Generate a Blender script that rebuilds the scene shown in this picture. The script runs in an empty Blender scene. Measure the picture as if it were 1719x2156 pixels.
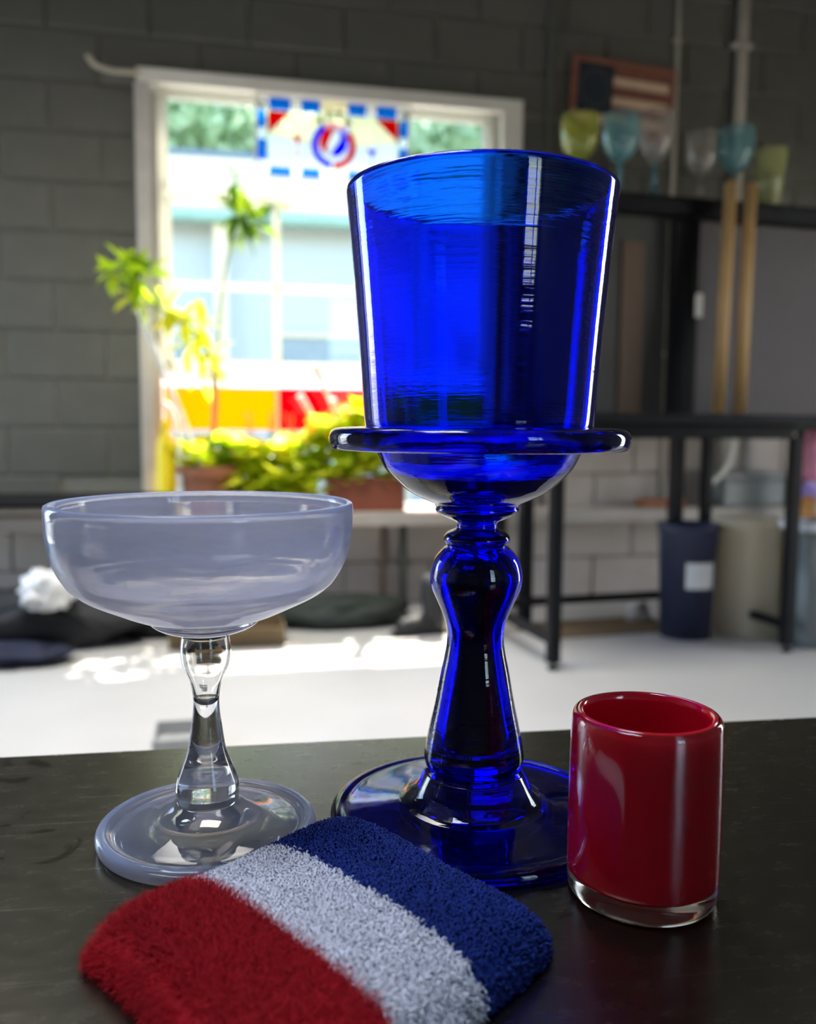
import bpy, bmesh, math, random
import numpy as np
from mathutils import Vector, Matrix

C = bpy.context.scene.collection
SC = bpy.context.scene
rnd = random.Random(7)

# ------------------------------------------------------------------ camera
EYE = Vector((0.0, 0.0, 0.96))
F_PX = 1845.56
PITCH, ROLL = math.radians(5.457), math.radians(0.3735)
FWD = Vector((0, math.cos(PITCH), -math.sin(PITCH)))
UP0 = Vector((0, math.sin(PITCH), math.cos(PITCH)))
RT0 = Vector((1, 0, 0))
RT = math.cos(ROLL) * RT0 + math.sin(ROLL) * UP0
UP = -math.sin(ROLL) * RT0 + math.cos(ROLL) * UP0
cam_data = bpy.data.cameras.new('camera')
cam = bpy.data.objects.new('camera', cam_data)
C.objects.link(cam)
M = Matrix((RT, UP, -FWD)).transposed().to_4x4()
M.translation = EYE
cam.matrix_world = M
cam_data.sensor_fit = 'HORIZONTAL'
cam_data.sensor_width = 36.0
cam_data.lens = 36.0 * F_PX / 1719.0
cam_data.clip_start = 0.02
cam_data.clip_end = 300
cam_data.dof.use_dof = True
cam_data.dof.focus_distance = 0.41
cam_data.dof.aperture_fstop = 8.5
SC.camera = cam

# ------------------------------------------------------------------ light, sky, exposure
SC.view_settings.view_transform = 'Standard'
SC.view_settings.look = 'None'
SC.view_settings.gamma = 1.0
SC.view_settings.use_curve_mapping = False
SC.view_settings.exposure = 0.0
SC.cycles.max_bounces = 16
SC.cycles.transmission_bounces = 14
SC.cycles.transparent_max_bounces = 16
SC.cycles.sample_clamp_indirect = 6.0
SC.cycles.blur_glossy = 0.3

world = bpy.data.worlds.new('world')
SC.world = world
world.use_nodes = True
wn = world.node_tree
wn.nodes.clear()
sky = wn.nodes.new('ShaderNodeTexSky')
sky.sky_type = 'NISHITA'
sky.sun_disc = False
sky.sun_elevation = math.radians(60)
sky.sun_rotation = math.radians(6)
bg = wn.nodes.new('ShaderNodeBackground')
bg.inputs['Strength'].default_value = 1.5
wo = wn.nodes.new('ShaderNodeOutputWorld')
wn.links.new(sky.outputs[0], bg.inputs[0])
wn.links.new(bg.outputs[0], wo.inputs[0])


def lamp(name, kind, energy, color=(1, 1, 1), loc=(0, 0, 0), aim=None, size=None, spread=None):
    d = bpy.data.lights.new(name, kind)
    d.energy = energy
    d.color = color
    o = bpy.data.objects.new(name, d)
    C.objects.link(o)
    o.location = loc
    if aim is not None:
        o.rotation_euler = (Vector(aim) - Vector(loc)).to_track_quat('-Z', 'Y').to_euler()
    if size:
        d.shape = 'RECTANGLE'
        d.size, d.size_y = size
    if spread:
        d.spread = math.radians(spread)
    return o


SUN_EL, SUN_AZ = math.radians(60), math.radians(84)
sun_from = Vector((math.cos(SUN_EL) * math.cos(SUN_AZ), math.cos(SUN_EL) * math.sin(SUN_AZ), math.sin(SUN_EL)))
sun = lamp('sun', 'SUN', 26.0, (1.0, 0.93, 0.80), (0, 0, 9), Vector((0, 0, 9)) - sun_from)
sun.data.angle = math.radians(0.6)
# daylight entering by the roof light, the open door on the left, and the windows on the right and behind
lamp('roof_light', 'AREA', 72, (1.0, 0.97, 0.92), (-0.9, 2.7, 3.98), (-0.9, 2.7, 0), (2.0, 1.4), 96)
lamp('added_overhead_fill', 'AREA', 44, (0.76, 0.84, 1.0), (-0.9, 0.1, 3.98), (-0.9, 0.1, 0), (1.2, 1.2), 120)  # added bluish fill from above for the wristband and coupe
lamp('door_daylight', 'AREA', 16, (0.66, 0.80, 1.0), (-3.36, 3.1, 1.3), (0, 3.1, 1.3), (1.3, 2.2))
lamp('glass_door_daylight', 'AREA', 26, (1.0, 0.90, 0.76), (3.56, 3.3, 1.25), (0, 3.3, 1.25), (0.75, 2.3))
lamp('rear_window_daylight', 'AREA', 3, (0.85, 0.9, 1.0), (2.9, -3.17, 2.0), (2.9, 0.0, 2.0), (1.0, 1.6))
portal = lamp('window_portal', 'AREA', 1, (1, 1, 1), (-0.42, 4.80, 1.6), (-0.21, 3.8, 1.6), (2.0, 2.2))
portal.data.cycles.is_portal = True

TABLE_Z = 0.76


# ------------------------------------------------------------------ geometry helpers
def at(x, y, Y):
    """the point at depth Y that is seen at photograph pixel x, y"""
    d = FWD + RT * ((x - 859.5) / F_PX) - UP * ((y - 1078) / F_PX)
    return EYE + d * (Y / d.y)


WA = math.radians(12)
WU = Vector((math.cos(WA), math.sin(WA), 0))
WN = Vector((-math.sin(WA), math.cos(WA), 0))
WO = Vector((0, 4.78, 0))


def wl(lx, ly, z):
    """window-wall frame: along the wall, out through the wall, up"""
    return WO + WU * lx + WN * ly + Vector((0, 0, z))


def obj(name, bm, mat, parent=None, smooth=False):
    me = bpy.data.meshes.new(name)
    if isinstance(bm, bmesh.types.BMesh):
        bm.normal_update()
        bm.to_mesh(me)
        bm.free()
    else:
        me.from_pydata(*bm)
        me.update()
    if mat is not None:
        me.materials.append(mat)
    if smooth:
        me.polygons.foreach_set('use_smooth', [True] * len(me.polygons))
    o = bpy.data.objects.new(name, me)
    C.objects.link(o)
    if parent is not None:
        o.parent = parent
    return o


def tag(o, label=None, cat=None, group=None, kind=None):
    if label:
        o['label'] = label
    if cat:
        o['category'] = cat
    if group:
        o['group'] = group
    if kind:
        o['kind'] = kind
    return o


def thing(name, label, cat, loc=(0, 0, 0), rotz=0.0, group=None):
    o = bpy.data.objects.new(name, None)
    o.empty_display_size = 0.05
    C.objects.link(o)
    o.location = loc
    o.rotation_euler = (0, 0, rotz)
    return tag(o, label, cat, group)


def struct(o):
    o['kind'] = 'structure'
    return o


def add_box(bm, lo, hi, bev=0.0, rot=None, segs=1):
    c = [(a + b) / 2 for a, b in zip(lo, hi)]
    s = [abs(b - a) for a, b in zip(lo, hi)]
    m = Matrix.Translation(c)
    if rot is not None:
        m = m @ rot
    m = m @ Matrix.Diagonal((s[0], s[1], s[2], 1))
    r = bmesh.ops.create_cube(bm, size=1.0, matrix=m)
    if bev > 0:
        es = list({e for v in r['verts'] for e in v.link_edges})
        bmesh.ops.bevel(bm, geom=es, offset=bev, segments=segs, profile=0.5, affect='EDGES')
    return bm


def box(lo, hi, bev=0.0, rot=None, segs=1):
    return add_box(bmesh.new(), lo, hi, bev, rot, segs)


def smooth_curve(pts, n=6):
    """Catmull-Rom through 2-D or 3-D points"""
    P = [Vector(p) for p in pts]
    out = []
    for i in range(len(P) - 1):
        p0, p1, p2 = P[max(i - 1, 0)], P[i], P[i + 1]
        p3 = P[min(i + 2, len(P) - 1)]
        for k in range(n):
            t = k / n
            out.append(0.5 * ((2 * p1) + (p2 - p0) * t + (2 * p0 - 5 * p1 + 4 * p2 - p3) * t * t
                              + (3 * p1 - p0 - 3 * p2 + p3) * t ** 3))
    out.append(P[-1])
    return out


def add_lathe(bm, prof, n=64, closed=False, off=(0, 0, 0)):
    rings = []
    for p in prof:
        r, z = max(p[0], 0.0), p[1]
        if r < 1e-6:
            rings.append([bm.verts.new((off[0], off[1], off[2] + z))])
        else:
            rings.append([bm.verts.new((off[0] + r * math.cos(2 * math.pi * k / n), off[1] + r * math.sin(2 * math.pi * k / n),
                                        off[2] + z)) for k in range(n)])
    pairs = list(zip(rings, rings[1:]))
    if closed:
        pairs.append((rings[-1], rings[0]))
    for a, b in pairs:
        if len(a) == 1 and len(b) == 1:
            continue
        for k in range(n):
            k2 = (k + 1) % n
            if len(a) == 1:
                bm.faces.new((a[0], b[k2], b[k]))
            elif len(b) == 1:
                bm.faces.new((a[k], a[k2], b[0]))
            else:
                bm.faces.new((a[k], a[k2], b[k2], b[k]))
    bmesh.ops.recalc_face_normals(bm, faces=bm.faces[:])
    return bm


def lathe(prof, n=64, closed=False, off=(0, 0, 0)):
    return add_lathe(bmesh.new(), prof, n, closed, off)


def add_tube(bm, pts, rad, sides=8, cap=True):
    P = [Vector(p) for p in pts]
    R = rad if isinstance(rad, (list, tuple)) else [rad] * len(P)
    prev = None
    rings = []
    for i, p in enumerate(P):
        t = (P[min(i + 1, len(P) - 1)] - P[max(i - 1, 0)]).normalized()
        if prev is None:
            ref = Vector((0, 0, 1)) if abs(t.z) < 0.9 else Vector((1, 0, 0))
            x = t.cross(ref).normalized()
        else:
            x = (prev - t * prev.dot(t)).normalized()
        prev = x
        y = t.cross(x)
        rings.append([bm.verts.new(p + (x * math.cos(a) + y * math.sin(a)) * R[i])
                      for a in [2 * math.pi * k / sides for k in range(sides)]])
    for a, b in zip(rings, rings[1:]):
        for k in range(sides):
            bm.faces.new((a[k], a[(k + 1) % sides], b[(k + 1) % sides], b[k]))
    if cap:
        bm.faces.new(rings[0][::-1])
        bm.faces.new(rings[-1])
    return bm


def tube(pts, rad, sides=8):
    return add_tube(bmesh.new(), pts, rad, sides)


def prism(poly, y0, y1):
    """polygon in x,z extruded along y"""
    bm = bmesh.new()
    a = [bm.verts.new((p[0], y0, p[1])) for p in poly]
    b = [bm.verts.new((p[0], y1, p[1])) for p in poly]
    bm.faces.new(a)
    bm.faces.new(b[::-1])
    n = len(poly)
    for i in range(n):
        bm.faces.new((a[i], b[i], b[(i + 1) % n], a[(i + 1) % n]))
    bmesh.ops.recalc_face_normals(bm, faces=bm.faces[:])
    return bm


def lump(sx, sy, sz, seed, amp=0.18, freq=2.2, sub=4, flat=True):
    """soft crumpled bag-like body resting on z = 0"""
    from mathutils import noise
    bm = bmesh.new()
    bmesh.ops.create_icosphere(bm, subdivisions=sub, radius=1.0)
    o = Vector((seed * 7.3, seed * 3.1, seed * 1.7))
    for v in bm.verts:
        d = v.co.normalized()
        k = 1 + amp * noise.noise(d * freq + o) + amp * 0.5 * (1 - 2 * abs(noise.noise(d * freq * 2.3 + o)))
        p = Vector((d.x * sx, d.y * sy, d.z * sz)) * k
        if flat:
            p.z = max(p.z + sz * 0.75, 0.0)
        v.co = p
    return bm


def copy_tree(o, parent=None):
    c = o.copy()
    C.objects.link(c)
    if parent is not None:
        c.parent = parent
    for ch in list(o.children):
        copy_tree(ch, c)
    return c


# ------------------------------------------------------------------ material helpers
def new_mat(name):
    m = bpy.data.materials.new(name)
    m.use_nodes = True
    nt = m.node_tree
    nt.nodes.clear()
    out = nt.nodes.new('ShaderNodeOutputMaterial')
    return m, nt, out


def N(nt, kind, **kw):
    n = nt.nodes.new('ShaderNode' + kind)
    for k, v in kw.items():
        if k in n.inputs:
            n.inputs[k].default_value = v
        else:
            setattr(n, k, v)
    return n


def rgba(c):
    return (c[0], c[1], c[2], 1.0)


def mat(name, col, rough=0.6, metal=0.0, var=0.12, scale=12.0, bump=0.0, bscale=40.0, spec=0.5, coat=0.0, col2=None, stretch=None):
    m, nt, out = new_mat(name)
    p = N(nt, 'BsdfPrincipled', Roughness=rough, Metallic=metal)
    p.inputs['Specular IOR Level'].default_value = spec
    p.inputs['Coat Weight'].default_value = coat
    tc = N(nt, 'TexCoord')
    src = tc.outputs['Object']
    if stretch:
        mp = N(nt, 'Mapping')
        mp.inputs['Scale'].default_value = stretch
        nt.links.new(src, mp.inputs[0])
        src = mp.outputs[0]
    nz = N(nt, 'TexNoise', Scale=scale, Detail=5.0)
    nt.links.new(src, nz.inputs['Vector'])
    mx = N(nt, 'Mix', data_type='RGBA')
    c2 = col2 if col2 else [max(0, c * (1 - 2.2 * var)) for c in col]
    mx.inputs[6].default_value = rgba(c2)
    mx.inputs[7].default_value = rgba([min(1, c * (1 + var)) for c in col] if not col2 else col)
    nt.links.new(nz.outputs['Fac'], mx.inputs[0])
    nt.links.new(mx.outputs[2], p.inputs['Base Color'])
    if bump > 0:
        nb = N(nt, 'TexNoise', Scale=bscale, Detail=4.0)
        nt.links.new(src, nb.inputs['Vector'])
        b = N(nt, 'Bump', Strength=bump, Distance=0.01)
        nt.links.new(nb.outputs['Fac'], b.inputs['Height'])
        nt.links.new(b.outputs[0], p.inputs['Normal'])
    nt.links.new(p.outputs[0], out.inputs[0])
    return m


def glass_mat(name, absorb=None, density=0.0, rough=0.0, tint=(1, 1, 1), streak=0.0, haze=None, haze_amt=0.0):
    m, nt, out = new_mat(name)
    p = N(nt, 'BsdfPrincipled', Roughness=rough, IOR=1.5)
    p.inputs['Base Color'].default_value = rgba(tint)
    p.inputs['Transmission Weight'].default_value = 1.0
    if streak > 0:
        tc = N(nt, 'TexCoord')
        mp = N(nt, 'Mapping')
        mp.inputs['Scale'].default_value = (10, 10, 170)
        nz = N(nt, 'TexNoise', Scale=1.6, Detail=3.0)
        b = N(nt, 'Bump', Strength=streak, Distance=0.002)
        nt.links.new(tc.outputs['Object'], mp.inputs[0])
        nt.links.new(mp.outputs[0], nz.inputs['Vector'])
        nt.links.new(nz.outputs['Fac'], b.inputs['Height'])
        nt.links.new(b.outputs[0], p.inputs['Normal'])
    last = p.outputs[0]
    if haze:
        d = N(nt, 'BsdfDiffuse', Color=rgba(haze))
        t = N(nt, 'BsdfTranslucent', Color=rgba(haze))
        a = N(nt, 'AddShader')
        mx = N(nt, 'MixShader')
        ms = N(nt, 'MixShader')
        ms.inputs[0].default_value = 0.5
        nt.links.new(d.outputs[0], ms.inputs[1])
        nt.links.new(t.outputs[0], ms.inputs[2])
        mx.inputs[0].default_value = haze_amt
        nt.links.new(last, mx.inputs[1])
        nt.links.new(ms.outputs[0], mx.inputs[2])
        last = mx.outputs[0]
        nt.nodes.remove(a)
    nt.links.new(last, out.inputs[0])
    if density > 0:
        va = N(nt, 'VolumeAbsorption', Density=density)
        va.inputs['Color'].default_value = rgba(absorb)
        nt.links.new(va.outputs[0], out.inputs['Volume'])
    return m


def pane_mat(name, tint=(1, 1, 1), milky=0.0, milk=(1, 1, 1)):
    """flat sheet glass: sees through, reflects by Fresnel"""
    m, nt, out = new_mat(name)
    t = N(nt, 'BsdfTransparent', Color=rgba(tint))
    g = N(nt, 'BsdfGlossy', Roughness=0.02)
    lw = N(nt, 'LayerWeight', Blend=0.5)
    pw = N(nt, 'Math', operation='POWER')
    pw.inputs[1].default_value = 5.0
    fr = N(nt, 'Math', operation='MULTIPLY_ADD')
    fr.inputs[1].default_value = 0.9
    fr.inputs[2].default_value = 0.03
    nt.links.new(lw.outputs['Facing'], pw.inputs[0])
    nt.links.new(pw.outputs[0], fr.inputs[0])
    mx = N(nt, 'MixShader')
    nt.links.new(fr.outputs[0], mx.inputs[0])
    nt.links.new(t.outputs[0], mx.inputs[1])
    nt.links.new(g.outputs[0], mx.inputs[2])
    last = mx.outputs[0]
    if milky > 0:
        d = N(nt, 'BsdfTranslucent', Color=rgba(milk))
        m2 = N(nt, 'MixShader')
        m2.inputs[0].default_value = milky
        nt.links.new(last, m2.inputs[1])
        nt.links.new(d.outputs[0], m2.inputs[2])
        last = m2.outputs[0]
    nt.links.new(last, out.inputs[0])
    return m


def leaf_mat(name, col, trans):
    m, nt, out = new_mat(name)
    oi = N(nt, 'ObjectInfo')
    hs = N(nt, 'HueSaturation')
    mr = N(nt, 'MapRange')
    mr.inputs[3].default_value = 0.65
    mr.inputs[4].default_value = 1.25
    nt.links.new(oi.outputs['Random'], mr.inputs[0])
    nt.links.new(mr.outputs[0], hs.inputs['Value'])
    hs.inputs['Color'].default_value = rgba(col)
    p = N(nt, 'BsdfPrincipled', Roughness=0.35)
    nt.links.new(hs.outputs[0], p.inputs['Base Color'])
    t = N(nt, 'BsdfTranslucent', Color=rgba(trans))
    mx = N(nt, 'MixShader')
    mx.inputs[0].default_value = 0.6
    nt.links.new(p.outputs[0], mx.inputs[1])
    nt.links.new(t.outputs[0], mx.inputs[2])
    nt.links.new(mx.outputs[0], out.inputs[0])
    return m


def table_mat():
    m, nt, out = new_mat('dark_steel_sheet')
    p = N(nt, 'BsdfPrincipled', Metallic=1.0)
    tc = N(nt, 'TexCoord')
    # broad brushed mottling
    mp = N(nt, 'Mapping')
    mp.inputs['Scale'].default_value = (14, 30, 1)
    mp.inputs['Rotation'].default_value = (0, 0, math.radians(-20))
    nz = N(nt, 'TexNoise', Scale=4.0, Detail=8.0, Roughness=0.65)
    nt.links.new(tc.outputs['Object'], mp.inputs[0])
    nt.links.new(mp.outputs[0], nz.inputs['Vector'])
    cr = N(nt, 'ValToRGB')
    cr.color_ramp.elements[0].position = 0.3
    cr.color_ramp.elements[0].color = (0.135, 0.128, 0.104, 1)
    cr.color_ramp.elements[1].position = 0.75
    cr.color_ramp.elements[1].color = (0.165, 0.157, 0.130, 1)
    nt.links.new(nz.outputs['Fac'], cr.inputs[0])
    # scratches: thin bands of a strongly stretched noise, two directions
    prev = cr.outputs[0]
    for ang, sc, seed in ((-33, 1.0, 3.0), (-38, 1.7, 9.0), (12, 1.2, 15.0), (60, 0.8, 21.0)):
        mp2 = N(nt, 'Mapping')
        mp2.inputs['Rotation'].default_value = (0, 0, math.radians(ang))
        mp2.inputs['Scale'].default_value = (6 * sc, 560 * sc, 1)
        mp2.inputs['Location'].default_value = (seed, seed, 0)
        n2 = N(nt, 'TexNoise', Scale=1.0, Detail=1.0)
        nt.links.new(tc.outputs['Object'], mp2.inputs[0])
        nt.links.new(mp2.outputs[0], n2.inputs['Vector'])
        r2 = N(nt, 'ValToRGB')
        r2.color_ramp.elements[0].position = 0.735
        r2.color_ramp.elements[0].color = (0, 0, 0, 1)
        r2.color_ramp.elements[1].position = 0.80
        r2.color_ramp.elements[1].color = (0.40, 0.40, 0.40, 1)
        nt.links.new(n2.outputs['Fac'], r2.inputs[0])
        mx = N(nt, 'Mix', data_type='RGBA')
        mx.inputs[7].default_value = (0.5, 0.49, 0.46, 1)
        nt.links.new(r2.outputs[0], mx.inputs[0])
        nt.links.new(prev, mx.inputs[6])
        prev = mx.outputs[2]
    # dark blotches of old marks
    n3 = N(nt, 'TexNoise', Scale=26.0, Detail=4.0)
    n3.inputs['Distortion'].default_value = 1.5
    nt.links.new(tc.outputs['Object'], n3.inputs['Vector'])
    r3 = N(nt, 'ValToRGB')
    r3.color_ramp.elements[0].position = 0.66
    r3.color_ramp.elements[0].color = (1, 1, 1, 1)
    r3.color_ramp.elements[1].position = 0.70
    r3.color_ramp.elements[1].color = (0.5, 0.5, 0.5, 1)
    nt.links.new(n3.outputs['Fac'], r3.inputs[0])
    mu = N(nt, 'Mix', data_type='RGBA', blend_type='MULTIPLY')
    mu.inputs[0].default_value = 1.0
    nt.links.new(prev, mu.inputs[6])
    nt.links.new(r3.outputs[0], mu.inputs[7])
    nt.links.new(mu.outputs[2], p.inputs['Base Color'])
    rr = N(nt, 'MapRange')
    rr.inputs[3].default_value = 0.22
    rr.inputs[4].default_value = 0.31
    nt.links.new(nz.outputs['Fac'], rr.inputs[0])
    nt.links.new(rr.outputs[0], p.inputs['Roughness'])
    b = N(nt, 'Bump', Strength=0.015, Distance=0.002)
    nt.links.new(nz.outputs['Fac'], b.inputs['Height'])
    nt.links.new(b.outputs[0], p.inputs['Normal'])
    nt.links.new(p.outputs[0], out.inputs[0])
    return m


def opal_mat(name='opal_glass', h0=0.32, h1=0.50):
    m, nt, out = new_mat(name)
    g = N(nt, 'BsdfPrincipled', Roughness=0.0, IOR=1.48)
    g.inputs['Base Color'].default_value = (0.97, 0.93, 0.88, 1)
    g.inputs['Transmission Weight'].default_value = 1.0
    d = N(nt, 'BsdfDiffuse', Color=(0.50, 0.64, 1.0, 1))
    t = N(nt, 'BsdfTranslucent', Color=(0.78, 0.74, 0.78, 1))
    ms = N(nt, 'MixShader')
    ms.inputs[0].default_value = 0.45
    nt.links.new(d.outputs[0], ms.inputs[1])
    nt.links.new(t.outputs[0], ms.inputs[2])
    tc = N(nt, 'TexCoord')
    mp = N(nt, 'Mapping')
    mp.inputs['Scale'].default_value = (14, 14, 60)
    nz = N(nt, 'TexNoise', Scale=1.5, Detail=4.0)
    nt.links.new(tc.outputs['Object'], mp.inputs[0])
    nt.links.new(mp.outputs[0], nz.inputs['Vector'])
    mr = N(nt, 'MapRange')
    mr.inputs[1].default_value = 0.3
    mr.inputs[2].default_value = 0.7
    mr.inputs[3].default_value = h0
    mr.inputs[4].default_value = h1
    nt.links.new(nz.outputs['Fac'], mr.inputs[0])
    mx = N(nt, 'MixShader')
    nt.links.new(mr.outputs[0], mx.inputs[0])
    nt.links.new(g.outputs[0], mx.inputs[1])
    nt.links.new(ms.outputs[0], mx.inputs[2])
    b = N(nt, 'Bump', Strength=0.05, Distance=0.002)
    nt.links.new(nz.outputs['Fac'], b.inputs['Height'])
    nt.links.new(b.outputs[0], g.inputs['Normal'])
    nt.links.new(mx.outputs[0], out.inputs[0])
    return m


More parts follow.
